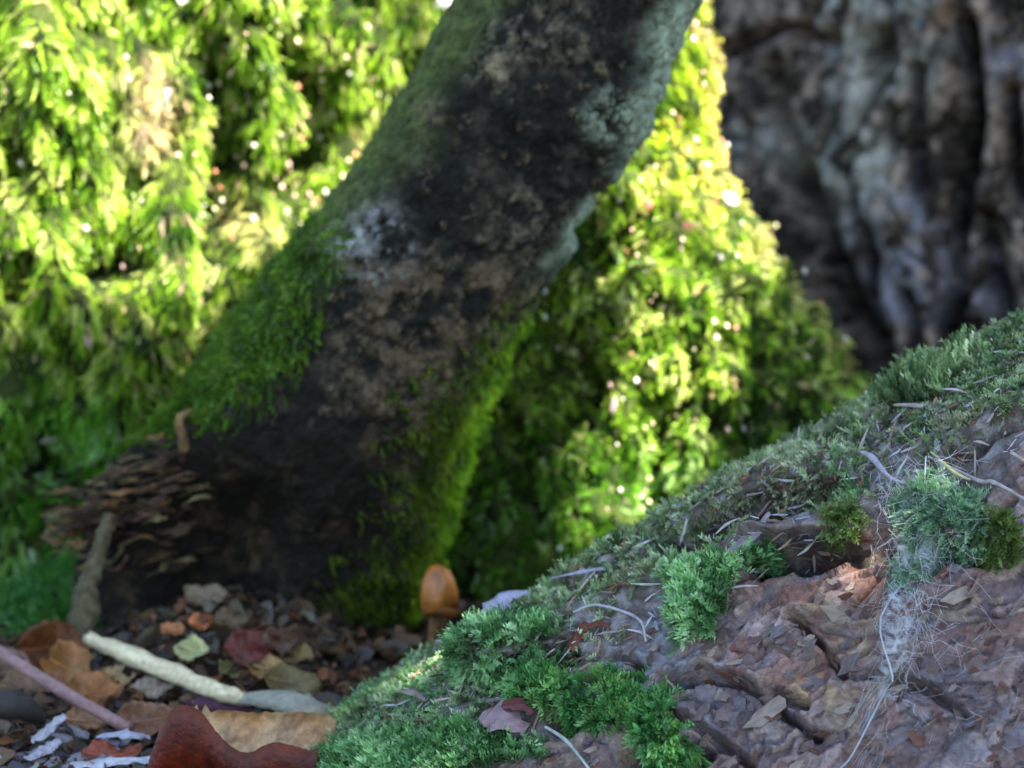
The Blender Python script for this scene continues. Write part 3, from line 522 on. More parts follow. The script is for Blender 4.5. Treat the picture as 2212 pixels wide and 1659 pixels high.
tl('twig', [lp(2020, 1022, .008), lp(2100, 1045, .009), lp(2150, 1062, .008), lp(2225, 1085, .006)], [.0008, .0016, .0015, .001], (0.42, 0.38, 0.36), M_WOOD, 'pale greyish twig curving to the right edge above the cobweb', 'twig', seed=11)
tl('twig', [lp(2030, 1018, .010), lp(2080, 1046, .010), lp(2108, 1060, .009)], [.0008, .0016, .0006], (0.42, 0.42, 0.22), M_WOOD, 'short yellowish needle lying beside the pale twig', 'twig', seed=12)
tl('twig', [lp(2185, 995, .007), lp(2225, 1030, .007)], [.0013, .001], (0.50, 0.42, 0.34), M_WOOD, 'pale twig end entering at the right edge', 'twig', seed=13)
tl('twig', [lp(1950, 895, .006), lp(1985, 905, .007), lp(2010, 903, .006)], [.0010, .0018, .001], (0.45, 0.38, 0.33), M_WOOD, 'short pale twig in the moss on the upper log', 'twig', seed=14)
tl('twig', [lp(1770, 980, .006), lp(1800, 945, .008)], [.0008, .0012], (0.45, 0.40, 0.28), M_WOOD, 'thin straw leaning in the moss on the crest of the log', 'straw', seed=15)
tl('twig', [lp(1850, 1000, .006), lp(1900, 1022, .007), lp(1925, 1050, .005), lp(1960, 1060, .005)], [.001, .0026, .0014, .0008], (0.50, 0.46, 0.52), M_WOOD, 'silvery curled splinter midway up the mossy part of the log', 'wood splinter', seed=16)
tl('twig', [lp(1440, 1455, .004), lp(1470, 1480, .004), lp(1500, 1492, .004)], [.0008, .0011, .0008], (0.42, 0.36, 0.28), M_WOOD, 'short straw on grey bark left of the long crack', 'straw', seed=17)
tl('twig', [lp(1180, 1585, .005), lp(1230, 1625, .006), lp(1280, 1662, .004)], [.0010, .0014, .001], (0.45, 0.52, 0.46), M_WOOD, 'pale greenish stalk sloping to the lower edge of the picture', 'stalk', seed=18)
tl('twig', [lp(1235, 1345, .006), lp(1310, 1325, .008), lp(1390, 1360, .006), lp(1400, 1395, .004)], [.0008, .0011, .0011, .0008], (0.46, 0.44, 0.46), M_WOOD, 'bent silvery fibre looping over the lower log', 'fibre', seed=19)
tl('wood_splinter', [lp(1040, 1325, .006), lp(1095, 1297, .008), lp(1150, 1285, .005)], [.002, .0060, .002], (0.50, 0.48, 0.58), M_WOOD, 'bluish white flake of bare wood on the crest of the lower log', 'wood flake', flat=.4, seed=20)
tl('wood_splinter', [lp(1215, 1262, .006), lp(1260, 1240, .008), lp(1310, 1215, .005)], [.001, .0018, .001], (0.42, 0.40, 0.46), M_WOOD, 'thin grey splinter along the crest of the log above a red fragment', 'wood splinter', flat=.5, seed=21)
tl('wood_chip', [lp(1245, 1275, .005), lp(1268, 1262, .007), lp(1290, 1250, .005)], [.001, .0022, .001], (0.40, 0.09, 0.03), M_LEAF, 'small red brown fragment on the crest of the log', 'leaf fragment', flat=.5, seed=22)
tl('wood_chip', [lp(1230, 1385, .004), lp(1280, 1370, .006), lp(1330, 1362, .004)], [.002, .0042, .0015], (0.22, 0.07, 0.04), M_LEAF, 'dark red leaf scrap under the looping fibre', 'leaf fragment', flat=.35, seed=23)
tl('wood_chip', [lp(1020, 1600, .004), lp(1080, 1570, .010), lp(1150, 1590, .006)], [.004, .009, .004], (0.42, 0.29, 0.30), M_LEAF, 'pinkish crumpled leaf scrap low on the log in green moss', 'leaf fragment', flat=.5, seed=24, nseg=12)
tl('wood_chip', [lp(1070, 1560, .008), lp(1120, 1548, .011), lp(1165, 1562, .008)], [.0015, .0035, .0012], (0.20, 0.05, 0.05), M_LEAF, 'dark maroon edge piece above the pinkish leaf scrap', 'leaf fragment', flat=.4, seed=25)
tl('wood_chip', [lp(1005, 1625, .004), lp(1035, 1615, .008), lp(1060, 1630, .005)], [.003, .006, .003], (0.55, 0.48, 0.46), M_PALE, 'pale rounded flake below the pinkish scrap', 'flake', flat=.6, seed=26)
tl('wood_chip', [lp(860, 1520, .005), lp(900, 1512, .007), lp(935, 1530, .005)], [.001, .0024, .001], (0.45, 0.32, 0.28), M_PALE, 'thin pink curled sliver in moss near the foot of the log', 'flake', flat=.5, seed=27)
tl('sprig', [lp(1990, 835, .0), lp(1990, 830, .0)+np.array([.008, 0, .012]), lp(1990, 830, .0)+np.array([.020, 0, .022])], [.0016, .0014, .0008], (0.09, 0.22, 0.05), M_MOSS, 'single moss sprig rising from the crest against the dark trunk', 'moss', seed=28)
LAND = [((1520, 1310), 'the round bright moss tuft'), ((1700, 1120), 'the long silvery splinter'), ((2100, 1040), 'the pale curving twig'), ((2000, 1130), 'the cobweb'), ((1990, 850), 'the upright moss fringe'), ((1100, 1297), 'the bluish white flake'), ((1280, 1375), 'the dark red leaf scrap'), ((1080, 1590), 'the pinkish leaf scrap'), ((1900, 1020), 'the curled silvery splinter'),
        ((1500, 1180), 'the small orange fragment'), ((105, 1575), 'the upright pale sliver'), ((100, 1620), 'the second pale sliver'), ((270, 1590), 'the flat grey sliver'), ((240, 1645), 'the long whitish sliver'), ((340, 1620), 'the curled leaf')]
USED = set()
def place_label(kind, x, y, tail):
    for d_, (c_, nm) in sorted((math.hypot(x-c[0], y-c[1]), (c, nm)) for c, nm in LAND):
        dx, dy = x-c_[0], y-c_[1]; wd = ('right of' if dx > 0 else 'left of') if abs(dx) > abs(dy) else ('below' if dy > 0 else 'above')
        far = 'just' if d_ < 70 else 'farther'; lb = f'{kind} {far} {wd} {nm} {tail}'
        if lb not in USED: USED.add(lb); return lb
r = np.random.default_rng(8)
for k in range(44):                     # needles and straws caught in the moss
    x = r.uniform(950, 2190); e = np.interp(x, [480, 1000, 1300, 1520, 1870, 2212], [1659, 1350, 1190, 1000, 860, 690]); y = e+r.uniform(25, 330)
    if y > 1650: continue
    p, n = LG.query(x, y); a = ax+pu*r.normal(0, .7); a /= np.linalg.norm(a); Lh = r.uniform(.003, .008); b = np.cross(n, a)*r.normal(0, .2)
    c = [(0.36, 0.33, 0.30), (0.42, 0.38, 0.40), (0.26, 0.18, 0.13), (0.40, 0.42, 0.38)][k % 4]
    o = tube('plant_fibre', [p+n*.004-a*Lh, p+n*(.005)+b*Lh*.4, p+n*.0045+a*Lh], [.0003, .0008, .0003], c, M_WOOD, nseg=4, sub=3, seed=k); recentre(o, p)
    tag(o, place_label(['grey plant fibre', 'whitish plant fibre', 'brown plant fibre', 'greenish plant fibre'][k % 4], x, y, 'on the log'), 'plant fibre', 'loose fibres strewn over the mossy log')

r = np.random.default_rng(88); ii = r.choice(len(LG.P), 3600, p=(lambda q: q/q.sum())(LG.area*LG.front()*sstep(330, 60, dn)*(dn > -30)*(LG.sx > 640)*(LG.sx < 2260)+1e-15)); AV = []; AF = []; AC = []; off = 0
dcol = np.array([(0.34, 0.33, 0.36), (0.22, 0.16, 0.12), (0.45, 0.43, 0.44), (0.13, 0.09, 0.07), (0.30, 0.24, 0.20), (0.26, 0.10, 0.06)])
for k, i in enumerate(ii):
    V, F = plate_mesh(k % 23, 6, .5); A_ = ax+.7*r.normal(0, 1, 3); n_ = LG.N[i]+.55*r.normal(0, 1, 3); n_ /= np.linalg.norm(n_); A_ -= n_*(A_@n_); A_ /= np.linalg.norm(A_); sz = r.choice([.0008, .0014, .0024], p=[.45, .4, .15])
    V = V*[sz*r.uniform(1, 3), sz*.6, sz*.4]; AV.append(LG.P[i]+LG.N[i]*r.uniform(.0005, .0045)+V[:, :1]*A_+V[:, 1:2]*np.cross(n_, A_)+V[:, 2:]*n_); AF.append(F+off); off += len(V); AC.append(np.tile(dcol[r.integers(6)]*r.uniform(.6, 1.2), (len(V), 1)))
o = link('bark_crumbs', mesh_np('bark_crumbs', np.concatenate(AV), np.concatenate(AF), np.concatenate(AC), False, (M_WOOD,))); tag(o, 'grey and brown crumbs of bark strewn through the moss on the log', 'bark crumbs', kind='stuff')

# ---- cobweb
web = thing('cobweb', 'grey cobweb hanging down the right side of the log with one long thread', 'cobweb', tuple(lp(1960, 1180, .01)))
def wp(x, y, h): return lp(x, y, h)-np.array(web.location)
def silk(name, pts, r_, seed=0): return tube(name, pts, [r_]*len(pts), (1, 1, 1), M_WEB, web, nseg=3, sub=4, noise_=0, seed=seed)
silk('long_thread', [wp(2020, 1030, .012), wp(1980, 1100, .016), wp(1940, 1180, .016), wp(1938, 1330, .014), wp(1925, 1430, .013), wp(1890, 1510, .012), wp(1850, 1600, .012), wp(1820, 1670, .010)], .0004)
r = np.random.default_rng(3); segs = []
def add_segs(n, cx, cy, sx, sy, ang, L, h0, h1):
    for _ in range(n):
        x, y = r.normal(cx, sx), r.normal(cy, sy); a = math.radians(r.normal(*ang)); l = r.uniform(.4, 1)*L
        p, nn = LG.query(x, y); p2 = p+(np.array([math.cos(a), 0, -math.sin(a)]))*l; h = r.uniform(h0, h1)
        segs.append((p+nn*h, (p+p2)/2+nn*h+r.normal(0, .001, 3), p2+nn*(h+r.normal(0, .002))))
add_segs(260, 2000, 1130, 45, 60, (60, 60), .014, .008, .018); add_segs(260, 1975, 1260, 24, 70, (85, 40), .013, .008, .016); add_segs(140, 1945, 1390, 18, 60, (100, 60), .008, .008, .014)
add_segs(50, 2110, 1400, 80, 130, (60, 60), .012, .002, .006); add_segs(40, 1890, 1510, 14, 60, (115, 8), .016, .008, .013)
V = []; F = []
for a, b, c in segs:
    for p, q_ in ((a, b), (b, c)):
        t_ = (q_-p)/np.linalg.norm(q_-p); s1 = np.cross(t_, [0, 1, 0]); s1 = s1/(np.linalg.norm(s1)+1e-9)*.00006; s2 = np.cross(t_, s1); k = len(V)
        for e in (p, q_): V += [e+s1, e-.5*s1+.87*s2, e-.5*s1-.87*s2]
        F += [(k, k+1, k+4, k+3), (k+1, k+2, k+5, k+4), (k+2, k, k+3, k+5)]
o = link('web_threads', mesh_np('web_threads', np.array(V)-np.array(web.location), np.array(F), None, False, (M_WEB,)), web); o['kind'] = 'stuff'

wm = bpy.data.materials.new('web_veil'); wm.use_nodes = True; n_ = wm.node_tree.nodes; l_ = wm.node_tree.links; b_ = n_['Principled BSDF']; b_.inputs['Base Color'].default_value = (.55, .60, .62, 1)
tc_ = n_.new('ShaderNodeTexCoord'); z_ = n_.new('ShaderNodeTexNoise'); z_.inputs['Scale'].default_value = 160; z_.inputs['Detail'].default_value = 8; z_.inputs['Distortion'].default_value = 1.5; l_.new(tc_.outputs['Object'], z_.inputs['Vector'])
at_ = n_.new('ShaderNodeAttribute'); at_.attribute_name = 'Col'; mr_ = n_.new('ShaderNodeMapRange'); mr_.inputs[1].default_value = .42; mr_.inputs[2].default_value = .68; l_.new(z_.outputs['Fac'], mr_.inputs[0])
mu_ = n_.new('ShaderNodeMath'); mu_.operation = 'MULTIPLY'; l_.new(mr_.outputs[0], mu_.inputs[0]); l_.new(at_.outputs['Fac'], mu_.inputs[1]); l_.new(mu_.outputs[0], b_.inputs['Alpha'])
vr = []; vc = []
for (x, y, wd, hh) in [(2035, 1010, 20, .014), (2010, 1070, 80, .015), (1995, 1140, 110, .016), (1985, 1210, 90, .015), (1965, 1280, 60, .014), (1950, 1350, 46, .014), (1935, 1420, 44, .013), (1910, 1480, 34, .013), (1880, 1540, 20, .012)]:
    for j in range(7):
        f = j/6*2-1; p = wp(x+f*wd/2, y+.2*f*wd, hh); vr.append(p); vc.append([(.75 if wd > 50 else .62)*(1-abs(f)**2)]*3)
vr = np.array(vr).reshape(9, 7, 3); vr[1:-1] = (vr[:-2]+2*vr[1:-1]+vr[2:])/4; vs = Surf(vr, False); link('web_veil', mesh_np('web_veil', vs.P, vs.F, np.array(vc), True, (wm,)), web)

# ================================================================== leaves and litter
def leaf_mesh(name, L, Wd, fold=.5, curl=.3, wave=.15, top=(0.2, 0.1, 0.05), bot=(0.3, 0.2, 0.1), seed=0, nu=26, nv=13, th_=.0004):
    r = np.random.default_rng(seed); u = np.linspace(0, 1, nu); v = np.linspace(-1, 1, nv); U, V_ = np.meshgrid(u, v, indexing='ij')
    w_ = Wd/2*np.sin(np.pi*np.clip(U, .01, .995)**.85)**.7*(1+.05*np.sin(U*40)*(np.abs(V_) > .9)); x = (U-.5)*L; y = V_*w_; ph1, ph2 = r.uniform(0, 6, 2)
    z = fold*np.abs(V_)**1.4*w_+curl*L*(U-.5)**2*1.6+wave*Wd*.5*np.sin(U*9+ph1)*V_**2*np.sign(V_+.001)+wave*Wd*.3*np.sin(U*5+V_*3+ph2)+.0006*np.sin(U*34)*np.abs(V_)
    P = np.stack([x, y*(1-.25*abs(fold)), z], -1).reshape(-1, 3); n = len(P); V = np.concatenate([P, P-[0, 0, th_]]); F = []; mi = []
    for i in range(nu-1):
        for j in range(nv-1):
            a = i*nv+j; F.append((a, a+nv, a+nv+1, a+1)); F.append((n+a, n+a+1, n+a+nv+1, n+a+nv))
    for i in range(nu-1):
        for j in (0, nv-1): a = i*nv+j; F.append((a, a+nv, n+a+nv, n+a))
    ct = np.array(top)*r.uniform(.75, 1.2, (n, 1)); cb = np.array(bot)*r.uniform(.85, 1.15, (n, 1)); vein = ((np.abs(V_) < .1) | ((U*14 + np.abs(V_)*3) % 2 < .35)).reshape(-1, 1); ct = np.where(vein, ct*1.3, ct)
    return mesh_np(name, V, np.array(F), np.concatenate([ct, cb]), True, (M_LEAF,))
# the curled leaf in front (outer side maroon, inner side tan), standing as a trough
fc = on_ground(515, 1715, .004); Yf = fc[1]
topf = [(305, 1700), (330, 1620), (352, 1560), (375, 1530), (398, 1520), (425, 1530), (450, 1556), (480, 1596), (512, 1624), (540, 1628), (575, 1606), (605, 1602), (640, 1612), (668, 1622), (690, 1615)]
back = [(310, 1690), (345, 1600), (380, 1545), (410, 1528), (440, 1532), (500, 1536), (560, 1540), (610, 1538), (650, 1538), (700, 1540), (722, 1552), (727, 1568), (724, 1580), (715, 1592), (700, 1605)]
nv = 16; Pi = []; tt = np.linspace(0, 14, 57)
def spl(p, k): return np.interp(tt, np.arange(15), np.array(p)[:, k])
ker = np.hanning(7); ker /= ker.sum(); sm = lambda a: np.convolve(np.pad(a, 3, mode='edge'), ker, 'valid')
fx, fy, bx, by = [sm(a) for a in (spl(topf, 0), spl(topf, 1), spl(back, 0), spl(back, 1))]
jg = np.random.default_rng(4); by = by+jg.normal(0, 1, 57)*np.where(np.arange(57) < 18, 6, 1.5); fy = fy+jg.normal(0, 1, 57)*1.2
inner = []
for i in range(57):
    A = at(fx[i], fy[i], Yf); B = at(bx[i], by[i], Yf+.034); m0 = (A+B)/2; m0[2] = -.002-.004*math.sin(i/56*math.pi)
    k1 = np.array([A[0], A[1]-.012, .35*A[2]+.004]); row = []
    for j in range(nv):
        t = j/(nv-1); p = (1-t)**3*A+3*(1-t)**2*t*(k1+np.array([0, .0, -.012]))+3*(1-t)*t*t*(m0+np.array([0, .008, -.002]))+t**3*B
        row.append(p+np.array([0, 0, .0007*math.sin(i*.9)*math.sin(t*3.14)]))
    inner.append(row)
inner = np.array(inner); si = Surf(inner, False)
if np.mean(si.N[:, 2]) < 0: si.N *= -1
outer = si.P-si.N*.00035; n = len(si.P); F = np.concatenate([si.F, si.F[:, ::-1]+n]); rimf = []
for i in range(56):
    for j in (0, nv-1): a = i*nv+j; rimf.append((a, a+nv, n+a+nv, n+a))
for j in range(nv-1):
    for i in (0, 56): a = i*nv+j; rimf.append((a, a+1, n+a+1, n+a))
F = np.concatenate([F, np.array(rimf)])
M_CURL = mat('leathery_leaf', 0.5, 0.35, var=0.45, scale=260, bump=0.8, bscale=420, bdist=0.0008, trans=0.04)
jj = np.tile(np.arange(nv), 57); uu = np.repeat(np.arange(57), nv); vein = ((uu+jj*.9) % 8 < 1.2)
ci = mix((0.42, 0.22, 0.09), (0.55, 0.38, 0.20), sstep(-.3, .4, fbm(si.P, [90]*3, 3, 5))); ci = np.where(vein[:, None], ci*.72, ci); ci = mix(ci, (0.16, 0.07, 0.03), sstep(.25, .45, fbm(si.P, [170]*3, 3, 15))*.7); co = mix((0.050, 0.005, 0.0015), (0.095, 0.012, 0.003), sstep(-.3, .4, fbm(si.P, [120]*3, 3, 6)))
co = np.where(vein[:, None], co*1.2, co); co = mix(co, (.20, .07, .025), (jj < .5)*.3)
lf = link('curled_leaf', mesh_np('curled_leaf', np.concatenate([si.P, outer]), F, np.concatenate([ci, co]), True, (M_CURL,))); recentre(lf, fc)
tag(lf, 'large curled dead leaf, maroon outside and tan inside, at the foot of the log', 'leaf')
mp = [inner[i][9] + np.array([0, 0, .0005]) - np.array(fc) for i in range(2, 56, 6)]
tube('midrib', mp, [.0009]*len(mp), (0.55, 0.36, 0.2), M_LEAF, lf, nseg=5, seed=3, noise_=.05)

leafspec = [  # x, y, L, W, heading deg, tilt, top, bottom, label
    (120, 1400, .040, .030, 20, 1.25, (0.13, 0.045, 0.012), (0.25, 0.10, 0.03), 'dark brown dead leaf standing at the left end of the pale stick'),
    (160, 1450, .038, .026, -50, .9, (0.28, 0.12, 0.03), (0.35, 0.18, 0.06), 'orange brown leaf below the dark standing leaf'),
    (60, 1490, .030, .022, 10, .5, (0.20, 0.12, 0.07), (0.3, 0.2, 0.12), 'dull brown leaf beneath the thin pinkish stem'),
    (430, 1345, .016, .010, 60, .9, (0.50, 0.17, 0.06), (0.5, 0.2, 0.08), 'small bright orange leaf fragment above the pale stick'),
    (375, 1362, .014, .009, -20, .6, (0.38, 0.16, 0.06), (0.4, 0.2, 0.08), 'small orange fragment left of the brightest one'),
    (420, 1405, .020, .014, -40, .9, (0.42, 0.42, 0.18), (0.4, 0.4, 0.2), 'pale yellow green scrap of leaf above the middle of the stick'),
    (540, 1400, .028, .020, 30, .9, (0.13, 0.03, 0.02), (0.2, 0.08, 0.05), 'dark red leaf in front of the black base of the leaning stem'),
    (590, 1450, .026, .014, -30, .7, (0.34, 0.20, 0.07), (0.4, 0.3, 0.15), 'ochre leaf scrap between dark red leaf and bark strip'),
    (270, 1280, .034, .022, 5, .7, (0.12, 0.09, 0.05), (0.2, 0.16, 0.1), 'dull brown leaf at the mouth of the hollow'),
    (250, 1240, .010, .007, 5, .5, (0.45, 0.38, 0.26), (0.4, 0.3, 0.2), 'small cream scrap at the top of the litter in the hollow'),
    (370, 1250, .014, .008, -40, .5, (0.42, 0.19, 0.09), (0.4, 0.2, 0.1), 'small rusty scrap at the back of the litter in the hollow'),
    (310, 1560, .030, .020, 25, .9, (0.22, 0.11, 0.06), (0.4, 0.3, 0.2), 'brown leaf tucked behind the left end of the curled leaf'),
    (480, 1535, .040, .016, -5, .3, (0.08, 0.02, 0.04), (0.2, 0.1, 0.1), 'dark purplish leaf showing behind the rim of the curled leaf'),
    (640, 1480, .030, .018, -25, .7, (0.16, 0.12, 0.04), (0.2, 0.2, 0.1), 'olive brown leaf before the mossy rim of the stem base'),
    (200, 1500, .030, .022, 35, .8, (0.30, 0.13, 0.04), (0.35, 0.2, 0.1), 'amber leaf between the pale stick and the thin stem'),
    (240, 1635, .026, .016, 10, .4, (0.24, 0.06, 0.03), (0.3, 0.15, 0.1), 'reddish leaf flat on grey debris left of the curled leaf'),
    (600, 1385, .024, .016, 60, .8, (0.10, 0.055, 0.03), (0.2, 0.1, 0.06), 'small dark brown leaf right of the dark red one')]
leafspec += [(330, 1310, .022, .014, 70, .8, (0.20, 0.12, 0.05), (0.3, 0.2, 0.1), 'tan leaf scrap high in the litter above the pale stick'),
    (450, 1290, .024, .015, -15, .7, (0.16, 0.12, 0.07), (0.3, 0.2, 0.1), 'dull tan leaf against the dark foot of the leaning stem'),
    (500, 1340, .022, .014, 40, .6, (0.12, 0.08, 0.04), (0.3, 0.2, 0.1), 'small brown leaf right of the bright orange fragment'),
    (300, 1420, .016, .010, -60, .7, (0.36, 0.26, 0.12), (0.3, 0.2, 0.1), 'small yellowish scrap peeping over the pale stick'),
    (260, 1460, .018, .012, 10, .6, (0.42, 0.30, 0.14), (0.3, 0.2, 0.1), 'small buff scrap just under the left half of the pale stick'),
    (330, 1490, .022, .013, 20, .5, (0.34, 0.27, 0.19), (0.3, 0.2, 0.1), 'pale tan leaf scrap in the shade under the middle of the pale stick'),
    (650, 1420, .022, .014, -50, .7, (0.24, 0.16, 0.06), (0.3, 0.2, 0.1), 'tawny leaf nearest to the mossy rim of the stem base'),
    (490, 1450, .020, .013, 80, .6, (0.17, 0.16, 0.05), (0.3, 0.2, 0.1), 'olive leaf scrap just above the right end of the pale stick'),
    (30, 1440, .026, .018, -30, .8, (0.18, 0.11, 0.07), (0.3, 0.2, 0.1), 'greyish brown leaf behind the upper end of the thin stem'),
    (190, 1560, .022, .014, 0, .6, (0.30, 0.16, 0.08), (0.3, 0.2, 0.1), 'rusty leaf under the lower end of the thin stem')]
for k, (x, y, L_, W_, hd, ti, tc_, bc_, lab) in enumerate(leafspec):
    o = link('dead_leaf', leaf_mesh('dead_leaf', L_, W_, .35, .25, .25, tc_, bc_, 40+k)); p = og(x, y, .004+.4*L_*math.sin(ti)*.6)
    o.location = p; o.rotation_euler = (ti, 0, math.radians(hd)); tag(o, lab, 'leaf', 'dead leaves at the foot of the stem')
    c = [np.array([(-.45+.9*q2)*L_, 0, .0009+.25*L_*((q2-.5)**2)*1.6]) for q2 in (0, .25, .5, .75, 1)]; tube('midrib', c, [.0007, .0006, .0005, .0004, .0002], np.array(tc_)*1.6, M_LEAF, o, nseg=4, sub=2, noise_=0, seed=1)
# brown shreds in the hollow at the left
r = np.random.default_rng(12)
sh = thing('rotten_bark_shelf', 'brown shelf of rotten flaking bark at the left of the leaning stem base', 'rotten bark', tuple(at(260, 1060, .16)))
def shp(x, y, Yd): return at(x, y, Yd)-np.array(sh.location)
for k in range(120):
    x, y = r.uniform(110, 420), 0; t = (x-130)/270; y = r.uniform(1080-180*t, 1150-50*t) if k > 30 else r.uniform(1060, 1240); x2 = x+r.uniform(25, 70)
    c = [(0.10, 0.065, 0.035), (0.20, 0.13, 0.05), (0.06, 0.04, 0.025), (0.15, 0.08, 0.05), (0.28, 0.15, 0.06), (0.20, 0.17, 0.07)][r.integers(6)]; yd = .165+.05*r.uniform()
    tube('bark_shred', [shp(x-20, y+r.normal(8, 10), yd), shp((x+x2)/2, y+r.normal(0, 7), yd-.008), shp(x2, y+r.normal(-6, 12), yd)], [.001, r.uniform(.0015, .0045), .001], np.array(c)*r.uniform(.3, .85), M_BARK, sh, nseg=5, sub=3, flat=.4, noise_=.9, seed=k, smooth=False)
tube('bark_shred', [shp(415, 885, .17), shp(388, 905, .165), shp(395, 945, .165), (shp(400, 975, .17))], [.001, .0022, .0026, .003], (0.17, 0.11, 0.045), M_BARK, sh, nseg=8, seed=99)
V = []; # litter bits as stuff
r = np.random.default_rng(21); AV = []; AF = []; AC = []; off = 0
pl = [plate_mesh(800+k, 7, .5) for k in range(8)]; pc = np.array([(0.16, 0.09, 0.04), (0.09, 0.055, 0.03), (0.24, 0.15, 0.07), (0.12, 0.10, 0.08), (0.28, 0.12, 0.05), (0.05, 0.035, 0.025), (0.20, 0.18, 0.12)])
LX = np.where(np.arange(5200) < 2200, r.uniform(-.34, .42, 5200), r.uniform(-.30, 0, 5200)); LY = np.where(np.arange(5200) < 2200, r.uniform(-.12, .8, 5200), r.uniform(-.1, .26, 5200)); LX = np.concatenate([LX, r.uniform(-.27, .01, 1900)]); LY = np.concatenate([LY, r.uniform(.0, .26, 1900)]); LZ = ground_h(np.stack([LX, LY, 0*LX], 1))
for k in range(7100):
    x, y = LX[k], LY[k]
    V, F = pl[r.integers(8)]; sz = r.choice([.0018, .003, .005], p=[.45, .4, .15]) if k < 5200 else r.uniform(.003, .0085)
    R = np.array(Matrix.Rotation(r.uniform(0, 6.3), 3, 'Z')@Matrix.Rotation(r.normal(0, .6), 3, 'X')@Matrix.Rotation(r.normal(0, .5), 3, 'Y')); V = V*[1, 1, (1 if k < 5200 else .25)]
    z = LZ[k]+r.uniform(0, .008); AV.append((V*[sz, sz, sz*.6])@R.T+[x, y, z]); AF.append(F+off); off += len(V)
    AC.append(np.tile(pc[r.integers(7)]*r.uniform(.3, .9), (len(V), 1)))
o = link('leaf_litter', mesh_np('leaf_litter', np.concatenate(AV), np.concatenate(AF), np.concatenate(AC), False, (M_LEAF,))); tag(o, 'brown crumbs of leaf and bark covering the soil', 'leaf litter', kind='stuff')
# grey debris sharp in the lower left corner
gm = plates([(0.20, 0.19, 0.20), (0.11, 0.10, 0.10), (0.26, 0.25, 0.24), (0.05, 0.045, 0.05), (0.16, 0.15, 0.19)], 900, 8, M_WOOD, .55, 9)
r = np.random.default_rng(31); kk = 0
for k in range(64):
    x, y = r.uniform(-10, 330), r.uniform(1575, 1668)
    if y < 1600 and x < 60: continue
    gk = int(r.integers(8)); o = link('wood_chip', gm[gk]); sz = float(r.choice([.0025, .004, .0065])); p = og(x, y, .002+r.uniform(0, .006)); n = np.array([r.normal(0, .4), -.5, 1.0])
    put(o, p, n, (1, r.normal(0, .4), r.normal(0, .3)), sz, .5); tag(o, place_label(['pale bluish bark chip', 'dark grey bark chip', 'whitish bark chip', 'blackish bark chip', 'grey bark chip'][gk % 5], x, y, 'in corner debris'), 'wood chip', 'grey bark chips in the lower left corner')
tl('wood_sliver', [og(70, 1600, .010), og(105, 1575, .016), og(140, 1545, .022)], [.003, .0035, .002], (0.42, 0.42, 0.44), M_WOOD, 'pale upright sliver of wood leaning in the lower left corner', 'wood sliver', flat=.6, seed=41)
tl('wood_sliver', [og(60, 1640, .008), og(100, 1618, .010), og(130, 1600, .012)], [.002, .004, .002], (0.44, 0.42, 0.46), M_WOOD, 'second pale sliver below the upright one', 'wood sliver', flat=.6, seed=42)
tl('wood_sliver', [og(215, 1590, .012), og(270, 1586, .014), og(320, 1592, .012)], [.002, .0034, .002], (0.42, 0.42, 0.48), M_WOOD, 'flat grey sliver left of the curled leaf', 'wood sliver', flat=.6, seed=43)
tl('wood_sliver', [og(150, 1655, .006), og(240, 1645, .008), og(340, 1640, .008)], [.002, .0032, .002], (0.55, 0.55, 0.58), M_WOOD, 'long whitish sliver along the lower edge left of the curled leaf', 'wood sliver', flat=.6, seed=44)

# ---- small mushroom
mc = thing('mushroom', 'small orange brown mushroom beside the mossy foot of the leaning stem', 'mushroom', tuple(at(950, 1390, .135)))
def lathe(name, prof, col, m, parent, nseg=28, seed=0, scale=(1, 1)):
    r = np.random.default_rng(seed); an = np.linspace(0, 2*math.pi, nseg, endpoint=False); P = np.array([[(pr*math.cos(a)*(1+.10*math.sin(3*a+1+90*z)), pr*math.sin(a)*(1+.08*math.cos(2*a)), z+pr*.16*math.sin(2*a+seed)) for a in an] for pr, z in prof]); q = Surf(P)
    q.orient(np.stack([np.cos(np.tile(an, len(prof))), np.sin(np.tile(an, len(prof))), 0*np.tile(an, len(prof))], 1)); q.push(.0016*fbm(q.P, [260]*3, 3, seed)); c = np.array(col)*(1+1.1*fbm(q.P, [190]*3, 3, seed))[:, None]
    return link(name, mesh_np(name, q.P, q.F, c, True, (m,)), parent)
sc_ = at(985, 1300, .135)[0]-at(905, 1300, .135)[0]; h1 = at(950, 1318, .135)[2]-mc.location[2]; h2 = at(950, 1218, .135)[2]-mc.location[2]; R0 = sc_/2
cap = lathe('cap', [(.0001, h2), (R0*.35, h2-.0010), (R0*.64, h2-.0034), (R0*.88, h2-.0080), (R0*1.02, h1+.008), (R0*.96, h1+.003), (R0*.85, h1), (R0*.6, h1+.002), (R0*.3, h1+.003)], (0.36, 0.125, 0.018), M_CAP, mc, seed=3)
lathe('stalk', [(R0*.62, -.012), (R0*.60, 0), (R0*.66, h1*.4), (R0*.55, h1*.8), (R0*.5, h1+.005)], (0.12, 0.065, 0.025), M_BARK, mc, seed=4)
lathe('rim', [(R0*.97, h1+.003), (R0*1.02, h1+.0005), (R0*.95, h1-.002), (R0*.85, h1-.001)], (0.22, 0.08, 0.02), M_CAP, mc, seed=5)
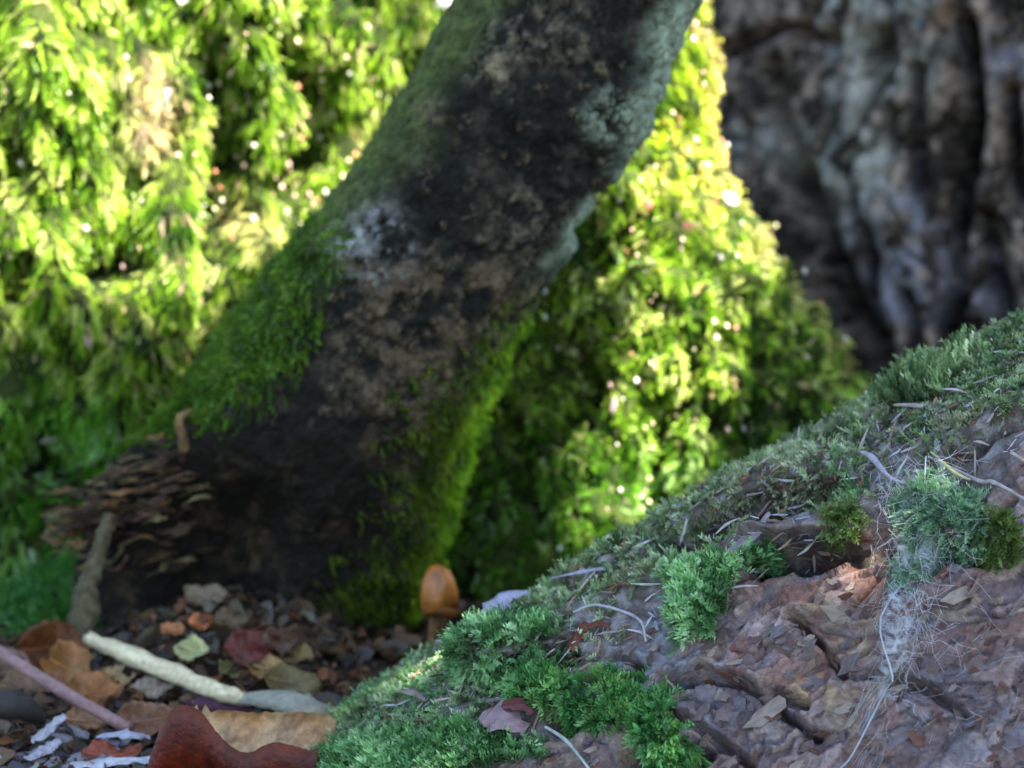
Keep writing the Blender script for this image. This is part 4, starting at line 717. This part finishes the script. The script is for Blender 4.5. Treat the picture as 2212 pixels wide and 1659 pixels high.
# ---- pale scraps caught in the hanging moss
def scrap(x, y, surf, L_, W_, ang, col, lab, m=M_PALE, h=.010):
    p, n = surf.query(x, y); V, F = plate_mesh(int(x), 9, .25); o = link('pale_scrap', mesh_np('pale_scrap', V*[1, W_/L_*1.8, .5], F, np.tile(np.array(col), (len(V), 1)), True, (m,)))
    put(o, p+n*h, n, (math.cos(math.radians(ang)), 0, math.sin(math.radians(ang))), L_/2); return tag(o, lab, 'petal')
scrap(315, 190, LT, .015, .006, -50, (0.85, 0.80, 0.84), 'white petal like scrap caught in the sunlit moss of the left trunk', h=.014)
scrap(420, 560, LT, .009, .007, 30, (0.60, 0.45, 0.40), 'small pink scrap low in the moss of the left trunk')
scrap(400, 20, LT, .009, .007, 80, (0.75, 0.72, 0.66), 'whitish scrap at the top edge in the moss of the left trunk')
scrap(100, 920, LT, .010, .006, 10, (0.50, 0.42, 0.36), 'pale scrap in the dark moss at the lower left')
scrap(215, 715, LT, .010, .005, 85, (0.62, 0.40, 0.42), 'pinkish scrap hanging in the fading moss at left')
scrap(1555, 447, MR, .011, .010, 20, (0.85, 0.85, 0.88), 'bright white scrap on the right edge of the sunlit moss cone')
scrap(1350, 880, MR, .011, .005, 80, (0.62, 0.42, 0.40), 'pink scrap hanging in the moss cone below the sunlit fringe')
scrap(1425, 450, MR, .009, .006, -40, (0.60, 0.22, 0.14), 'reddish scrap in the upper part of the moss cone')
scrap(1490, 490, MR, .007, .006, 10, (0.62, 0.26, 0.18), 'small red bead like scrap right of the reddish one')
scrap(1085, 905, MR, .010, .007, 40, (0.52, 0.32, 0.07), 'ochre scrap in the moss near the edge of the leaning stem', h=.02)
scrap(1085, 1060, MR, .008, .006, 80, (0.42, 0.20, 0.08), 'rusty scrap in the dark green moss under the cone')
scrap(1650, 500, BT, .014, .012, 20, (0.55, 0.55, 0.85), 'bluish white fleck on the dark bark beside the moss cone', h=.02)
scrap(1450, 1040, MR, .018, .007, -70, (0.30, 0.27, 0.25), 'grey sliver in the dark hollow above the log', h=.0)
# ---- low moss mound, lower left
gi = gs; X, Y = gs.sx, gs.sy
mnd = Surf(np.array([[(xx, yy, .03*math.exp(-((xx+.235)/.035)**2-((yy-.24)/.05)**2)-.004) for yy in np.linspace(.08, .42, 120)] for xx in np.linspace(-.36, -.13, 100)]), False)
mnd.orient(np.tile([0, 0, 1.0], (len(mnd.P), 1))); mnd.push(.004*fbm(mnd.P, [50]*3, 3, 7))
md = thing('moss_mound', 'low dark green moss mound at the left edge under the hanging moss', 'moss', (-.25, .24, 0)); o = link('mound', mnd.mesh('mound', M_MOSSB, np.tile([.03, .05, .012], (len(mnd.P), 1)))); recentre(o, md.location); o.parent = md; o.location = (0, 0, 0)
m_ = moss_on('fronds', mnd, (mnd.P[:, 2] > .002)+1e-9, 5000, .010, .005, [(0.03, 0.12, 0.03), (0.05, 0.16, 0.03), (0.08, 0.20, 0.05)], -.2, SHORT, 17); m_.parent = md; m_.location = -md.location; m_['kind'] = 'stuff'

# ---- behind: added pale and dark shapes giving the top gap its bright and dark tones
p = at(940, -10, .95); V, F = plate_mesh(70, 12, .2)
st2 = link('pale_backdrop', mesh_np('pale_backdrop', V*[1, 1.6, 1.6], F, np.tile([.72, .66, .74], (len(V), 1)), False, (M_WOOD,))); st2.modifiers.new('bevel', 'SUBSURF').levels = 2
st2.modifiers['bevel'].render_levels = 2; st2.location = p; st2.scale = (.045, .045, .045); tag(st2, 'pale lilac shape added for the bright background between mossy trunk and leaning stem', 'backdrop'); LIT.append(np.array([p]))
tl('dark_backdrop', [at(600, 100, .97)+[-.4, 0, -.06], at(900, 100, .97)+[0, 0, -.055], at(1400, 100, .98)+[.3, 0, -.06]], [.09, .095, .09], (0.035, 0.03, 0.028), M_BARK, 'dark log shape added behind the trunks under the pale backdrop', 'log', nseg=24, seed=51)

# ================================================================== added unseen tree, leaves placed to shade the scene and leave sun gaps
e1_ = np.cross(SUN, [0, 1.0, 0]); e1_ /= np.linalg.norm(e1_); e2_ = np.cross(SUN, e1_)
def ab(P): return np.stack([P@e1_, P@e2_], 1)
LA = ab(np.concatenate(LIT)); G = .008; lo = -1.3; n = int(2.6/G); lit = np.zeros((n, n)); ij = ((LA-lo)/G).astype(int); np.add.at(lit, (ij[:, 0], ij[:, 1]), 1)
lit = lit > 0
def dil(a, k):
    for _ in range(k):
        b = a.copy(); b[1:] |= a[:-1]; b[:-1] |= a[1:]; b[:, 1:] |= a[:, :-1]; b[:, :-1] |= a[:, 1:]; a = b
    return a
lit = dil(lit, 1); SA = ab(np.concatenate(SHADE)); sh_ = np.zeros((n, n)); ij = ((SA-lo)/G).astype(int); ok = ((ij >= 0) & (ij < n)).all(1); np.add.at(sh_, (ij[ok, 0], ij[ok, 1]), 1)
lit = lit & ~(dil(sh_ > 0, 1)); lit = dil(lit, 1)
r = np.random.default_rng(61); tree = thing('added_shade_tree', 'unseen leafy tree added beside the scene, its crown shaped to shade the log', 'tree', (2.7, -1.5, 0))
AV = []; AF = []; off = 0; base = np.array([[-.5, 0, 0], [-.2, .28, .04], [.2, .25, .04], [.55, 0, 0], [.2, -.25, .04], [-.2, -.28, .04]])
for k in range(34000):
    small = k % 5 > 1; dist = r.uniform(2.1, 2.6); sz = .026 if small else .06
    a, b = (r.uniform(LA[:, 0].min()-.22, LA[:, 0].max()+.22), r.uniform(LA[:-1, 1].min()-.2, LA[:-1, 1].max()+.25)) if small else r.uniform(-.9, .95, 2)
    i, j = int((a-lo)/G), int((b-lo)/G); rr = int(sz*.5/G)+1
    if lit[max(i-rr, 0):i+rr+1, max(j-rr, 0):j+rr+1].any(): continue
    if not small and r.uniform() < .4: continue
    R = np.array(Matrix.Rotation(r.uniform(0, 6.3), 3, 'Z')@Matrix.Rotation(r.normal(0, .4), 3, 'X')); v = (base*sz)@R.T; c = e1_*a+e2_*b+SUN*dist
    AV.append(c+v[:, :1]*e1_+v[:, 1:2]*e2_+v[:, 2:]*SUN); AF += [(off, off+1, off+4+1, off+5), (off+1, off+2, off+4, off+5), (off+2, off+3, off+4, off+4)]; off += 6
V = np.concatenate(AV); F3 = []
for f in AF: F3.append((f[0], f[1], f[2]));  F3.append((f[0], f[2], f[3])) if f[3] != f[2] else None
o = link('crown', mesh_np('crown', V-np.array(tree.location), np.array(F3), None, False, (M_CANOPY,)), tree); o['kind'] = 'stuff'
tube('trunk', [(0, 0, -.1), (.03, 0, 1.2), (0, .03, 2.4), (.05, 0, 4)], [.2, .16, .14, .1], (.1, .1, .1), M_TREE, tree, nseg=20, seed=71)
c0 = SUN*2.75-np.array(tree.location)
for k in range(5):
    e = c0+e1_*(-.7+.35*k)+e2_*r.uniform(-.5, .6); tube('limb', [(0, 0, 1.6+.15*k), tuple(e*.5+np.array([0, 0, 1.0])), tuple(e)], [.05, .03, .01], (.1, .1, .1), M_TREE, tree, nseg=8, seed=72+k)
